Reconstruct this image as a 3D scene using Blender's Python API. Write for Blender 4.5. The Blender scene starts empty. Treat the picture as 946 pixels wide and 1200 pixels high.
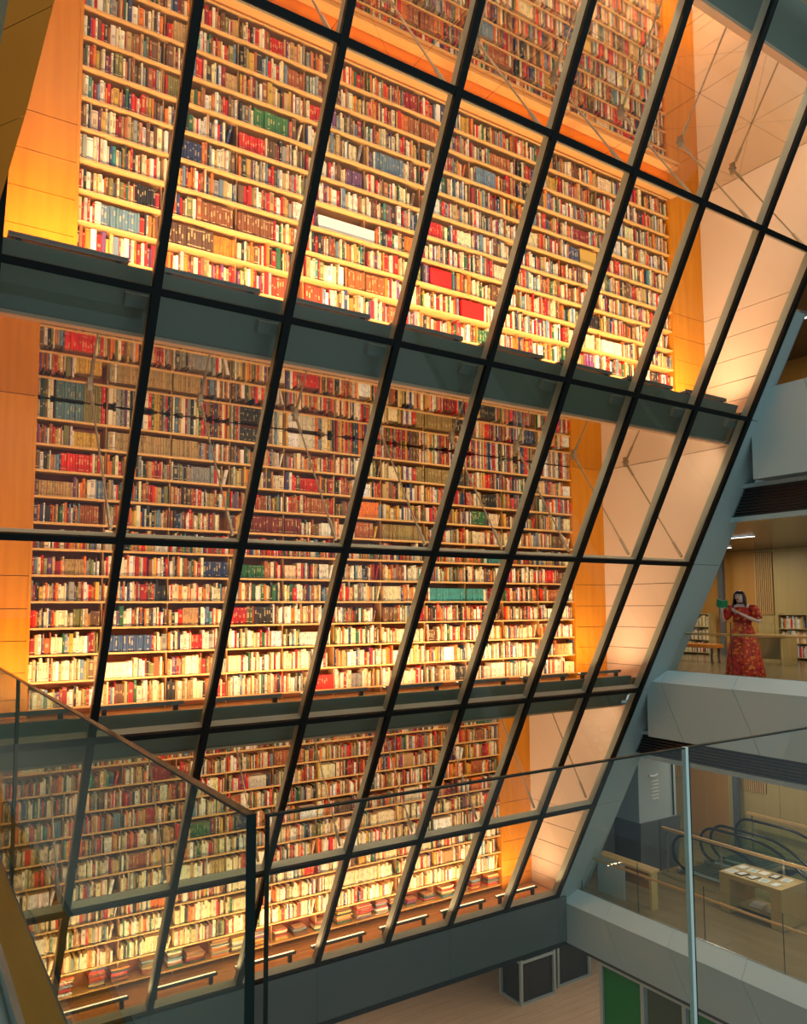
import bpy, bmesh, math, random
from mathutils import Vector, Matrix
random.seed(11)
R = math.radians
C = bpy.context.scene.collection
S = bpy.context.scene

# ------------------------------------------------------------------ camera
F_PX, W_PX = 903.26, 946.0
YAW, PIT, ROL = R(33.0816), R(4.638), R(-0.2457)
fw = Vector((math.sin(YAW) * math.cos(PIT), math.cos(YAW) * math.cos(PIT), math.sin(PIT)))
rt = Vector((math.cos(YAW), -math.sin(YAW), 0))
up = rt.cross(fw)
r2 = rt * math.cos(ROL) + up * math.sin(ROL)
u2 = -rt * math.sin(ROL) + up * math.cos(ROL)
cam = bpy.data.objects.new('camera', bpy.data.cameras.new('camera'))
C.objects.link(cam)
M = Matrix((r2, u2, -fw)).transposed().to_4x4()
cam.matrix_world = M
cam.data.sensor_fit = 'HORIZONTAL'
cam.data.sensor_width = 36
cam.data.lens = 36 * F_PX / W_PX
cam.data.shift_x = 1.8 / W_PX
cam.data.shift_y = 37.25 / W_PX
cam.data.clip_start = 0.05
cam.data.clip_end = 200
S.camera = cam

# ------------------------------------------------------------------ world, exposure
w = bpy.data.worlds.new('world'); S.world = w; w.use_nodes = True
bg = w.node_tree.nodes['Background']
bg.inputs['Color'].default_value = (0.58, 0.78, 0.82, 1)
bg.inputs['Strength'].default_value = 0.55
S.view_settings.view_transform = 'Standard'
S.view_settings.look = 'None'
S.view_settings.gamma = 1
S.view_settings.use_curve_mapping = False
S.view_settings.exposure = 0.0
S.cycles.transparent_max_bounces = 24
S.cycles.max_bounces = 8

def area(name, loc, direction, sx, sy, power, color, parent=None):
    l = bpy.data.lights.new(name, 'AREA'); l.shape = 'RECTANGLE'; l.size = sx; l.size_y = sy
    l.energy = power; l.color = color
    o = bpy.data.objects.new(name, l); C.objects.link(o)
    q = Vector(direction).normalized().to_track_quat('-Z', 'Y')
    o.rotation_euler = q.to_euler()
    o.location = loc
    if parent: o.parent = parent
    return o

# soft daylight through the atrium's skylight
area('skylight', (5, -1, 13.5), (0.25, 0.35, -1), 12, 8, 900, (0.76, 0.94, 1.0))

# ------------------------------------------------------------------ dimensions
X0, Y0, LT = 0.634187, 9.73966, math.tan(R(27.443))
SP = 1.5
CL, SL = math.cos(R(27.443)), math.sin(R(27.443))
NIN = Vector((0, CL, SL))                    # normal of the leaning glass, into the book rooms
def G(x, z, off=0.0):                         # point at x, z on the leaning glass, off metres inwards
    return Vector((x, Y0 - z * LT, z)) + NIN * off
def GY(x, z, off=0.0): return Vector((x, Y0 + off - z * LT, z))      # off metres back, level
TZ = [8.47, 5.881, 3.324, 0.791, -1.692, -4.256, -6.483]     # transoms
XL, XR, XP0, XP1 = 1.515, 11.95, 0.60, 12.88                 # bookcase and pilaster edges
STOREYS = {'top': (9.03, 3.53, 7.99), 'middle': (11.70, -1.50, 2.96), 'bottom': (14.20, -6.53, -2.07)}   # Y of book fronts, floor, ceiling

# ------------------------------------------------------------------ materials
MAT = {}
def mat(name, color, rough=0.5, metal=0.0, spec=0.5, noise=None, bump=0.0, emit=None):
    """noise = (scale xyz, amount, second colour)"""
    m = bpy.data.materials.new(name); m.use_nodes = True
    nt = m.node_tree; b = nt.nodes['Principled BSDF']
    b.inputs['Base Color'].default_value = (*color, 1)
    b.inputs['Roughness'].default_value = rough
    b.inputs['Metallic'].default_value = metal
    b.inputs['Specular IOR Level'].default_value = spec
    if emit:
        b.inputs['Emission Color'].default_value = (*emit[0], 1); b.inputs['Emission Strength'].default_value = emit[1]
    if noise:
        sc, amt, c2 = noise
        tc = nt.nodes.new('ShaderNodeTexCoord'); mp = nt.nodes.new('ShaderNodeMapping')
        mp.inputs['Scale'].default_value = sc
        nz = nt.nodes.new('ShaderNodeTexNoise'); nz.inputs['Scale'].default_value = 1; nz.inputs['Detail'].default_value = 5
        rp = nt.nodes.new('ShaderNodeValToRGB'); rp.color_ramp.elements[0].position = 0.3; rp.color_ramp.elements[1].position = 0.72
        rp.color_ramp.elements[0].color = (*color, 1)
        rp.color_ramp.elements[1].color = (*[color[i] * (1 - amt) + c2[i] * amt for i in range(3)], 1)
        nt.links.new(tc.outputs['Object'], mp.inputs['Vector']); nt.links.new(mp.outputs['Vector'], nz.inputs['Vector'])
        nt.links.new(nz.outputs['Fac'], rp.inputs['Fac']); nt.links.new(rp.outputs['Color'], b.inputs['Base Color'])
        if bump:
            bp = nt.nodes.new('ShaderNodeBump'); bp.inputs['Strength'].default_value = bump; bp.inputs['Distance'].default_value = 0.01
            nt.links.new(nz.outputs['Fac'], bp.inputs['Height']); nt.links.new(bp.outputs['Normal'], b.inputs['Normal'])
    MAT[name] = m
    return m
    return m

mat('wood_panel', (0.56, 0.20, 0.006), 0.42, spec=0.3, noise=((9, 9, 0.7), 0.7, (0.72, 0.29, 0.014)), bump=0.03)
mat('wood_dark', (0.66, 0.19, 0.008), 0.5, spec=0.25, noise=((2, 2, 2), 0.6, (0.74, 0.23, 0.015)))
mat('shelf_wood', (0.72, 0.41, 0.14), 0.5, noise=((2, 8, 12), 0.6, (0.80, 0.50, 0.19)))
mat('upright_wood', (0.50, 0.27, 0.10), 0.5)
mat('back_wood', (0.34, 0.09, 0.03), 0.6)
mat('tan_wall', (0.60, 0.50, 0.43), 0.45, noise=((1.2, 1.2, 1.2), 0.5, (0.66, 0.55, 0.47)))
mat('seam', (0.06, 0.035, 0.02), 0.8)
mat('black_cap', (0.004, 0.005, 0.005), 0.5, spec=0.2)
mat('fin_grey', (0.26, 0.30, 0.27), 0.4, metal=0.2)
mat('slab_teal', (0.125, 0.145, 0.105), 0.45, noise=((1, 1, 1), 0.5, (0.14, 0.16, 0.12)))
mat('bracket_grey', (0.15, 0.18, 0.15), 0.5)
mat('lamp_housing', (0.10, 0.10, 0.085), 0.4)
mat('trim_salmon', (0.55, 0.34, 0.20), 0.4)
mat('steel_blue', (0.33, 0.42, 0.42), 0.42, noise=((0.5, 0.5, 0.5), 0.6, (0.38, 0.48, 0.48)))
mat('steel_light', (0.50, 0.60, 0.60), 0.4, noise=((2, 2, 2), 0.4, (0.5, 0.6, 0.6)))
mat('beam_grey', (0.10, 0.11, 0.105), 0.16, noise=((0.8, 0.8, 0.8), 0.6, (0.12, 0.13, 0.125)))
mat('dark', (0.012, 0.014, 0.016), 0.4)
mat('louvre', (0.06, 0.045, 0.045), 0.5)
mat('floor_oak', (0.50, 0.25, 0.09), 0.28, noise=((0.8, 14, 3), 0.7, (0.62, 0.34, 0.13)))
mat('floor_pale', (0.42, 0.27, 0.16), 0.3, noise=((0.7, 9, 3), 0.7, (0.52, 0.35, 0.22)))
mat('gallery_floor', (0.24, 0.17, 0.085), 0.22, noise=((6, 0.6, 3), 0.7, (0.32, 0.24, 0.12)))
mat('gallery_wood', (0.50, 0.37, 0.14), 0.45, noise=((7, 7, 0.7), 0.6, (0.60, 0.45, 0.19)))
mat('amber_wood', (0.55, 0.26, 0.05), 0.4, noise=((7, 7, 0.7), 0.6, (0.62, 0.31, 0.07)))
mat('rail_wood', (0.75, 0.46, 0.18), 0.35)
mat('brown_wood', (0.40, 0.19, 0.035), 0.3, noise=((14, 1, 3), 0.6, (0.30, 0.13, 0.02)))
mat('silver', (0.62, 0.66, 0.64), 0.25, metal=0.8)
mat('rod_metal', (0.26, 0.21, 0.15), 0.35, metal=0.4)
mat('ceiling_mirror', (0.78, 0.70, 0.60), 0.035, metal=1.0)
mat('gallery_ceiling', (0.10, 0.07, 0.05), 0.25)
mat('lamp_white', (1, 1, 1), 0.4, emit=((1.0, 0.97, 0.9), 2.5))
mat('lamp_warm', (1, 0.9, 0.7), 0.4, emit=((1.0, 0.80, 0.5), 1.6))
mat('rubber', (0.008, 0.008, 0.009), 0.25)
mat('green_panel', (0.003, 0.17, 0.004), 0.6, spec=0.2)
mat('green_dark', (0.03, 0.05, 0.008), 0.3)
mat('white_paper', (0.82, 0.82, 0.78), 0.6)
mat('paper_cream', (0.85, 0.74, 0.55), 0.7)
mat('slate', (0.10, 0.115, 0.13), 0.35)
mat('sign_blue', (0.42, 0.52, 0.56), 0.35)
mat('frame_silver', (0.40, 0.47, 0.45), 0.3, metal=0.5)
mat('glass_edge', (0.010, 0.022, 0.018), 0.4, spec=0.2)
mat('glass_edge_lit', (0.86, 0.97, 0.94), 0.15)  # light caught in a pane's edge, put into the pale base colour
mat('glass_edge_brown', (0.13, 0.06, 0.025), 0.15)
mat('balcony_wall', (0.30, 0.36, 0.29), 0.6)
mat('stone', (0.42, 0.47, 0.44), 0.5)

def glass(name, tint, strength=1.0):
    m = bpy.data.materials.new(name); m.use_nodes = True; nt = m.node_tree
    for n in list(nt.nodes): nt.nodes.remove(n)
    out = nt.nodes.new('ShaderNodeOutputMaterial'); mx = nt.nodes.new('ShaderNodeMixShader')
    tr = nt.nodes.new('ShaderNodeBsdfTransparent'); gl = nt.nodes.new('ShaderNodeBsdfGlossy')
    gl.inputs['Roughness'].default_value = 0.0; tr.inputs['Color'].default_value = (*tint, 1)
    fr = nt.nodes.new('ShaderNodeFresnel'); fr.inputs['IOR'].default_value = 1.5
    ge = nt.nodes.new('ShaderNodeNewGeometry')
    a = nt.nodes.new('ShaderNodeMath'); a.operation = 'SUBTRACT'; a.inputs[0].default_value = strength
    b = nt.nodes.new('ShaderNodeMath'); b.operation = 'MULTIPLY'; b.use_clamp = True
    nt.links.new(ge.outputs['Backfacing'], a.inputs[1])
    nt.links.new(a.outputs[0], b.inputs[0]); nt.links.new(fr.outputs[0], b.inputs[1])
    nt.links.new(b.outputs[0], mx.inputs[0]); nt.links.new(tr.outputs[0], mx.inputs[1]); nt.links.new(gl.outputs[0], mx.inputs[2])
    nt.links.new(mx.outputs[0], out.inputs['Surface'])
    MAT[name] = m
glass('glass_clear', (0.97, 0.985, 0.975))
glass('glass_green', (0.86, 0.94, 0.88), 1.0)

def book_material():
    m = bpy.data.materials.new('book_cloth'); m.use_nodes = True; nt = m.node_tree; b = nt.nodes['Principled BSDF']
    b.inputs['Roughness'].default_value = 0.55
    N = nt.nodes.new; L = nt.links.new
    at = N('ShaderNodeVertexColor'); at.layer_name = 'Col'
    uv = N('ShaderNodeUVMap'); uv.uv_map = 'UVMap'
    sx = N('ShaderNodeSeparateXYZ'); L(uv.outputs[0], sx.inputs[0])
    def math_(op, x, y=None, z=None):
        n = N('ShaderNodeMath'); n.operation = op
        for i, v in enumerate((x, y, z)):
            if v is None: continue
            if isinstance(v, (int, float)): n.inputs[i].default_value = v
            else: L(v, n.inputs[i])
        return n.outputs[0]
    bid = math_('FLOOR', sx.outputs[0]); u = math_('FRACT', sx.outputs[0]); v = sx.outputs[1]
    wn = N('ShaderNodeTexWhiteNoise'); wn.noise_dimensions = '1D'; L(bid, wn.inputs['W'])
    sc = N('ShaderNodeSeparateColor'); L(wn.outputs['Color'], sc.inputs[0])
    r1, r2_, r3 = sc.outputs[0], sc.outputs[1], sc.outputs[2]
    # printed title block: position and height vary by book
    c0 = math_('ADD', math_('MULTIPLY', r1, 0.3), 0.45)
    d = math_('ABSOLUTE', math_('SUBTRACT', v, c0))
    hh = math_('ADD', math_('MULTIPLY', r2_, 0.16), 0.03)
    tb = math_('LESS_THAN', d, hh)
    uin = math_('LESS_THAN', math_('ABSOLUTE', math_('SUBTRACT', u, 0.5)), 0.28)
    on = math_('GREATER_THAN', r3, 0.35)
    letters = math_('GREATER_THAN', math_('FRACT', math_('MULTIPLY', v, 34.0)), 0.35)
    title = math_('MULTIPLY', math_('MULTIPLY', tb, uin), math_('MULTIPLY', on, letters))
    b1 = math_('LESS_THAN', math_('ABSOLUTE', math_('SUBTRACT', v, 0.14)), 0.018)
    b2 = math_('LESS_THAN', math_('ABSOLUTE', math_('SUBTRACT', v, 0.90)), 0.015)
    bands = math_('MULTIPLY', math_('ADD', b1, b2), math_('GREATER_THAN', r2_, 0.6))
    mask = math_('MINIMUM', math_('ADD', math_('MULTIPLY', title, 0.75), math_('MULTIPLY', bands, 0.8)), 1.0)
    lum = N('ShaderNodeRGBToBW'); L(at.outputs[0], lum.inputs[0])
    ink = N('ShaderNodeMix'); ink.data_type = 'RGBA'
    ink.inputs[6].default_value = (0.75, 0.58, 0.26, 1); ink.inputs[7].default_value = (0.10, 0.03, 0.03, 1)
    L(math_('GREATER_THAN', lum.outputs[0], 0.22), ink.inputs[0])
    mx = N('ShaderNodeMix'); mx.data_type = 'RGBA'
    L(mask, mx.inputs[0]); L(at.outputs[0], mx.inputs[6]); L(ink.outputs[2], mx.inputs[7])
    L(mx.outputs[2], b.inputs['Base Color'])
    MAT['book'] = m
book_material()

# ------------------------------------------------------------------ mesh helpers
class MB:
    def __init__(s, o=(0, 0, 0)):
        s.v = []; s.f = []; s.m = []; s.mats = []; s.o = Vector(o)
    def slot(s, mat_):
        if mat_ not in s.mats: s.mats.append(mat_)
        return s.mats.index(mat_)
    def add(s, vs, fs, mat_=None):
        n = len(s.v); s.v += [Vector(p) - s.o for p in vs]
        k = s.slot(mat_) if mat_ else 0
        for f in fs: s.f.append([n + i for i in f]); s.m.append(k)
    def box(s, a, b, mat_=None):
        (x0, y0, z0), (x1, y1, z1) = a, b
        s.hexa([(x0, y0, z0), (x1, y0, z0), (x1, y1, z0), (x0, y1, z0), (x0, y0, z1), (x1, y0, z1), (x1, y1, z1), (x0, y1, z1)], mat_)
    def hexa(s, p, mat_=None):
        s.add(p, [(0, 3, 2, 1), (4, 5, 6, 7), (0, 1, 5, 4), (1, 2, 6, 5), (2, 3, 7, 6), (3, 0, 4, 7)], mat_)
    def obox(s, c, ax, ay, az, mat_=None):       # centre and three half-axis vectors
        c, ax, ay, az = map(Vector, (c, ax, ay, az))
        s.hexa([c - ax - ay - az, c + ax - ay - az, c + ax + ay - az, c - ax + ay - az,
                c - ax - ay + az, c + ax - ay + az, c + ax + ay + az, c - ax + ay + az], mat_)
    def prism(s, poly, vec, mat_=None):
        n = len(poly); vec = Vector(vec); P = [Vector(p) for p in poly]
        s.add(P + [p + vec for p in P], [tuple(range(n))[::-1], tuple(range(n, 2 * n))] + [(i, (i + 1) % n, n + (i + 1) % n, n + i) for i in range(n)], mat_)
    def tube(s, pts, r, n=8, mat_=None, closed=False):
        P = [Vector(p) for p in pts]; rs = r if isinstance(r, (list, tuple)) else [r] * len(P)
        rings = []; prev = None
        for i, p in enumerate(P):
            if closed: d = (P[(i + 1) % len(P)] - P[i - 1])
            else: d = P[min(i + 1, len(P) - 1)] - P[max(i - 1, 0)]
            d.normalize()
            if prev is None:
                a = Vector((0, 0, 1)) if abs(d.z) < .9 else Vector((1, 0, 0))
                nx = d.cross(a).normalized()
            else:
                nx = (prev - d * prev.dot(d)).normalized()
            prev = nx; ny = d.cross(nx)
            rings.append([p + (nx * math.cos(t) + ny * math.sin(t)) * rs[i] for t in [2 * math.pi * k / n for k in range(n)]])
        vs = [q for ring in rings for q in ring]; fs = []
        m_ = len(P)
        for i in range(m_ if closed else m_ - 1):
            j = (i + 1) % m_
            for k in range(n):
                fs.append((i * n + k, i * n + (k + 1) % n, j * n + (k + 1) % n, j * n + k))
        if not closed: fs += [tuple(range(n))[::-1], tuple(range((m_ - 1) * n, m_ * n))]
        s.add(vs, fs, mat_)
    def build(s, name, mat_=None, parent=None, smooth=False, bevel=0):
        me = bpy.data.meshes.new(name)
        me.from_pydata([tuple(p) for p in s.v], [], s.f)
        if s.mats:
            for k in s.mats: me.materials.append(MAT[k])
            me.polygons.foreach_set('material_index', s.m)
        else: me.materials.append(MAT[mat_])
        me.update()
        bm = bmesh.new(); bm.from_mesh(me); bmesh.ops.recalc_face_normals(bm, faces=bm.faces)
        bm.to_mesh(me); bm.free()
        if smooth: me.polygons.foreach_set('use_smooth', [True] * len(me.polygons))
        o = bpy.data.objects.new(name, me); C.objects.link(o)
        if parent: o.parent = parent
        else: o.location = s.o
        if bevel:
            md = o.modifiers.new('bevel', 'BEVEL'); md.width = bevel; md.segments = 2; md.limit_method = 'ANGLE'
        return o

def tag(o, label=None, cat=None, group=None, kind=None):
    if label: o['label'] = label
    if cat: o['category'] = cat
    if group: o['group'] = group
    if kind: o['kind'] = kind
    return o
def empty(name, loc=(0, 0, 0), **k):
    o = bpy.data.objects.new(name, None); C.objects.link(o); o.location = loc; o.empty_display_size = 0.2
    return tag(o, **k)
def part(name, parent, mat_, boxes, pworld=None, **k):
    b = MB(parent_world(parent)) if pworld is None else MB(pworld)
    for q in boxes: b.box(*q)
    return b.build(name, mat_, parent, **k)
def parent_world(p):
    v = Vector((0, 0, 0))
    while p is not None: v = v + Vector(p.location); p = p.parent
    return v
def P(parent): return MB(parent_world(parent))
def struct(name, mat_, boxes, label=None):
    b = MB()
    for q in boxes: b.box(*q)
    o = b.build(name, mat_); tag(o, label, kind='structure'); return o

# ------------------------------------------------------------------ leaning glass wall
win = empty('window_1', (0, 0, 0), label='leaning glass wall of black capped mullions in front of the book rooms', kind='structure')
ZTOP, ZBOT = 8.47, -6.483
ncol = 9
def bar(x, w_, z0, z1, o0, o1):
    b = []
    for z in (z0, z1):
        for o_ in (o0, o1):
            for xx in (x - w_ / 2, x + w_ / 2): b.append(G(xx, z, o_))
    # order for hexa
    return [b[0], b[1], b[3], b[2], b[4], b[5], b[7], b[6]]
for i in range(0, ncol + 1):
    x = X0 + i * SP
    z0 = ZBOT if i <= 8 else 4.2
    if i == 9: z0 = 5.1
    m_ = P(win); m_.hexa(bar(x, 0.055, z0, ZTOP, 0.0, 0.14)); mo = m_.build('mullion', 'fin_grey', win)
    m_ = P(win); m_.hexa(bar(x, 0.092, z0 - 0.02, ZTOP, -0.06, 0.0)); m_.build('cap', 'black_cap', mo)
DZ = CL * 0.5
for k, z in enumerate(TZ):
    x1 = X0 + 8 * SP if k >= 2 else X0 + 9 * SP
    hw = 0.04 * CL
    m_ = P(win)
    pts = []
    for zz in (z - hw, z + hw):
        for o_ in (-0.055, -0.002):
            for xx in (X0 - 0.04, x1 + 0.04): pts.append(G(xx, zz, o_))
    m_.hexa([pts[0], pts[1], pts[3], pts[2], pts[4], pts[5], pts[7], pts[6]])
    to = None
    f_ = P(win); pts = []
    for zz in (z - hw * .6, z + hw * .6):
        for o_ in (0.0, 0.15):
            for xx in (X0, x1): pts.append(G(xx, zz, o_))
    f_.hexa([pts[0], pts[1], pts[3], pts[2], pts[4], pts[5], pts[7], pts[6]])
    to = f_.build('transom', 'fin_grey', win); m_.build('cap', 'black_cap', to)
for k in range(6):
    for i in range(ncol):
        if i == 8 and k >= 1: continue
        x_a, x_b = X0 + i * SP + 0.03, X0 + (i + 1) * SP - 0.03
        z_a, z_b = TZ[k + 1] + 0.03, TZ[k] - 0.03
        m_ = P(win); pts = []
        for zz in (z_a, z_b):
            for o_ in (0.02, 0.032):
                for xx in (x_a, x_b): pts.append(G(xx, zz, o_))
        m_.hexa([pts[0], pts[1], pts[3], pts[2], pts[4], pts[5], pts[7], pts[6]])
        m_.build('pane', 'glass_clear', win)
# brackets between mullions and the slab edges
for zc in (2.96, -2.07):
    for i in range(0, 9):
        x = X0 + i * SP
        m_ = P(win); c = G(x - 0.12, zc + 0.22, 0.23)
        m_.obox(c, (0.13, 0, 0), NIN * 0.05, Vector((0, -SL, CL)) * 0.07)
        m_.build('bracket', 'bracket_grey', win)
# tie rods from the middle transoms up to the mirrored ceilings
for sname, zt in (('top', TZ[1]), ('middle', TZ[3]), ('bottom', TZ[5])):
    Yt, zf, zc = STOREYS[sname]
    for i in range(1, 9):
        x = X0 + i * SP
        a = G(x - 0.08, zt + 0.06, 0.16); b = Vector((x - 0.12, Yt - 1.0, zc - 0.01))
        d = (b - a).normalized()
        m_ = P(win); m_.tube([a, a + d * 0.35], 0.026, 6); m_.tube([a + d * .35, b - d * .1], 0.014, 6)
        m_.tube([b - d * 0.35, b - d * 0.1], 0.024, 6)
        ro = m_.build('tie_rod', 'rod_metal', win)
        m_ = P(win); m_.box((b.x - 0.03, b.y - 0.04, zc - 0.10), (b.x + 0.03, b.y + 0.04, zc)); m_.box((b.x - 0.05, b.y - 0.05, zc - 0.015), (b.x + 0.05, b.y + 0.05, zc - 0.002))
        m_.build('fork_bracket', 'rod_metal', ro)

# ------------------------------------------------------------------ slabs, ceilings, edges
def edgeY(z, off): return Y0 + off - z * LT
for n, (sname, (Yt, zf, zc)) in enumerate(STOREYS.items()):
    # mirrored ceiling
    ye = edgeY(zc, 0.32)
    if sname == 'top':
        ceil = empty('ceiling', (0, 0, 0), kind='structure', label='polished bronze mirror ceiling of triangular panels over the top book room')
        nx, ny = 10, 3
        x_a, x_b, y_a, y_b = XP0, 14.3, ye, Yt + 0.3
        for i in range(nx):
            for j in range(ny):
                cx0, cx1 = x_a + (x_b - x_a) * i / nx, x_a + (x_b - x_a) * (i + 1) / nx
                cy0, cy1 = y_a + (y_b - y_a) * j / ny, y_a + (y_b - y_a) * (j + 1) / ny
                g = 0.005
                q = [Vector((cx0, cy0, zc)), Vector((cx1, cy0, zc)), Vector((cx1, cy1, zc)), Vector((cx0, cy1, zc))]
                tris = [(q[0], q[1], q[2]), (q[0], q[2], q[3])] if (i + j) % 2 else [(q[0], q[1], q[3]), (q[1], q[2], q[3])]
                for t in tris:
                    c = (t[0] + t[1] + t[2]) / 3
                    m_ = MB(); m_.prism([p + (c - p).normalized() * g for p in t], (0, 0, 0.02))
                    m_.build('ceiling_panel', 'ceiling_mirror', ceil)
        m_ = MB(); m_.box((x_a, y_a, zc + 0.021), (x_b, y_b, zc + 0.06)); m_.build('ceiling_backing', 'seam', ceil)
    else:
        o = struct('ceiling', 'ceiling_mirror', [((XP0, ye, zc), (XP1 + .02, Yt + 0.3, zc + 0.02))],
                   'polished bronze mirror ceiling over the %s book room' % sname)
    # slab edge fascia, leaning with the glass
    x_b = 12.62 if sname != 'top' else 14.3
    m_ = MB(); pts = []
    zlo, zhi = zc + 0.03, zc + 0.64
    for zz in (zlo, zhi):
        for o_ in (0.30, 0.38):
            for xx in (X0 - 0.02, x_b): pts.append(GY(xx, zz, o_))
    m_.hexa([pts[0], pts[1], pts[3], pts[2], pts[4], pts[5], pts[7], pts[6]])
    tag(m_.build('trim_%d' % (n + 1), 'slab_teal'), 'grey-green slab edge band above the %s book room' % sname, kind='structure')
    m_ = MB(); pts = []
    for zz in (zc - 0.005, zc + 0.03):
        for o_ in (0.27, 0.38):
            for xx in (X0 - 0.02, x_b): pts.append(GY(xx, zz, o_))
    m_.hexa([pts[0], pts[1], pts[3], pts[2], pts[4], pts[5], pts[7], pts[6]])
    tag(m_.build('trim_%d' % (n + 11), 'trim_salmon'), 'thin bronze edge under the slab band above the %s book room' % sname, kind='structure')
# floors of the book rooms
for sname, (Yt, zf, zc) in STOREYS.items():
    y_a = edgeY(zf, 0.42) if sname != 'bottom' else edgeY(zf, 0.15)
    if sname == 'bottom':
        fl = empty('floor', (0, 0, 0), kind='structure', label='orange oak plank floor of the bottom book room')
        ny = 9
        for j in range(ny):
            a_, b_ = y_a + (Yt + .35 - y_a) * j / ny, y_a + (Yt + .35 - y_a) * (j + 1) / ny
            xs = [XP0] + sorted(random.uniform(1, 12) for _ in range(4)) + [XP1]
            for p_, q_ in zip(xs[:-1], xs[1:]):
                if q_ - p_ < .05: continue
                m_ = MB(); m_.box((p_ + .003, a_ + 0.004, zf - 0.03), (q_ - .003, b_ - 0.004, zf - random.uniform(0, .003))); m_.build('plank', 'floor_oak', fl)
        m_ = MB(); m_.box((XP0, y_a, zf - 0.2), (XP1, Yt + .35, zf - 0.035)); m_.build('subfloor', 'seam', fl)
    else:
        m_ = MB(); zb_ = zf - .48; y_b = edgeY(zb_, .42)
        m_.hexa([(XP0, y_b, zb_), (XP1, y_b, zb_), (XP1, Yt + .4, zb_), (XP0, Yt + .4, zb_), (XP0, y_a, zf), (XP1, y_a, zf), (XP1, Yt + .4, zf), (XP0, Yt + .4, zf)])
        tag(m_.build('floor', 'floor_oak'), 'oak floor of the %s book room' % sname, kind='structure')

# bookroom side walls
SEAMS = [0.26, 0.62, 1.05, 1.49, 1.94]
def side_wall(name, x, th, mat_, sname, label):
    Yt, zf, zc = STOREYS[sname]
    wl = empty(name, (0, 0, 0), kind='structure', label=label)
    zs = [0] + SEAMS + [zc - zf]
    for a_, b_ in zip(zs[:-1], zs[1:]):
        z_a, z_b = zf + a_ + .006, zf + b_ - .006
        m_ = MB()
        pts = []
        for zz in (z_a, z_b):
            y_e = edgeY(zz, 0.30)
            pts += [(x, y_e, zz), (x + th, y_e, zz), (x + th, Yt + .02, zz), (x, Yt + .02, zz)]
        m_.hexa(pts); m_.build('wall_panel', mat_, wl)
    m_ = MB(); s_ = 0.02 if th > 0 else -0.02
    pts = []
    for zz in (zf, zc):
        y_e = edgeY(zz, 0.31)
        pts += [(x + s_, y_e, zz), (x + th * 1.3, y_e, zz), (x + th * 1.3, Yt, zz), (x + s_, Yt, zz)]
    m_.hexa(pts); m_.build('wall_backing', 'seam', wl)
for sname in STOREYS:
    side_wall('wall_right', 12.88, 0.06, 'tan_wall', sname, 'beige panelled side wall at the right end of the %s book room' % sname)
    side_wall('wall_left', XP0, -0.06, 'wood_panel', sname, 'orange wood side wall at the left end of the %s book room' % sname)
    Yt, zf, zc = STOREYS[sname]
    for side, xa, xb in (('left', XP0, XL - .03), ('right', XR + .03, XP1)):
        wl = empty('wall_%s' % side, (0, 0, 0), kind='structure', label='glowing orange wood pilaster %s of the %s book wall' % (side, sname))
        zs = [0] + SEAMS + [zc - zf]
        for a_, b_ in zip(zs[:-1], zs[1:]):
            m_ = MB(); m_.box((xa, Yt - .03, zf + a_ + .005), (xb, Yt + .03, zf + b_ - .005)); m_.build('wood_panel', 'wood_panel', wl)
        m_ = MB(); m_.box((xa, Yt - .01, zf), (xb, Yt + .06, zc)); m_.build('backing', 'seam', wl)

# ------------------------------------------------------------------ bookcases
PITCH = 0.3695
NB = 11
BAY = (XR - XL) / NB
rows = {}
for sname, (Yt, zf, zc) in STOREYS.items():
    bc = empty('bookcase', ((XL + XR) / 2, Yt, zf), label='wall-wide wooden bookcase packed with books, %s storey behind the glass' % sname, cat='bookcase')
    ztop = zf + 4.18                                           # top shelf
    nsh = 12 if sname == 'bottom' else 12
    zsh = [ztop - PITCH * k for k in range(nsh)]
    zsh = [z for z in zsh if z > zf - .05]
    TH = 0.029
    for z in zsh:
        m_ = P(bc); m_.box((XL, Yt - 0.006, z - TH), (XR, Yt + 0.30, z)); m_.build('shelf', 'shelf_wood', bc, bevel=0.003)
    # uprights, set back, between shelves
    for i in range(1, NB):
        x = XL + i * BAY
        m_ = P(bc)
        zs = [zc] + [z for z in zsh] + [zf]
        for a_, b_ in zip(zs[:-1], zs[1:]):
            z_hi, z_lo = (a_ - (TH if a_ != zc else 0)), b_
            if z_hi - z_lo < .03: continue
            m_.box((x - .008, Yt + 0.06, z_lo), (x + .008, Yt + .29, z_hi))
        m_.build('upright', 'upright_wood', bc)
    for xa, xb in ((XL - .035, XL), (XR, XR + .035)):
        m_ = P(bc); m_.box((xa, Yt - .035, zf), (xb, Yt + .30, zc)); m_.build('side_panel', 'wood_panel', bc)
    m_ = P(bc); m_.box((XL, Yt + .30, zf), (XR, Yt + .32, zc)); m_.build('back_panel', 'back_wood', bc)
    if sname == 'top':
        m_ = P(bc)
        m_.box((XL - .03, Yt - 0.27, ztop - 0.02), (XR + .05, Yt - .036, ztop + .02))
        m_.box((XL - .03, Yt - 0.22, ztop + 0.02), (XR + .05, Yt - .036, ztop + .07))
        m_.build('cornice', 'shelf_wood', bc)
        for q in range(4): area('cove_lamp', (XL + (q + .5) * (XR - XL) / 4, Yt - .10, zc - .03), (0, -.3, -1), (XR - XL) / 4 - .1, .03, 4.5, (1.0, 0.66, 0.34))
        m_ = P(bc); m_.box((XL, Yt - .02, ztop + .0), (XR, Yt + .02, zc)); m_.build('fascia', 'wood_dark', bc)
    rr = []
    for k, z in enumerate(zsh):
        hi = (zsh[k - 1] - TH) if k else zc
        if sname == 'top' and k == 0: continue
        rr.append((z, hi))
    if zsh[-1] - TH - zf > 0.1: rr.append((zf, zsh[-1] - TH))
    rows[sname] = rr

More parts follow.
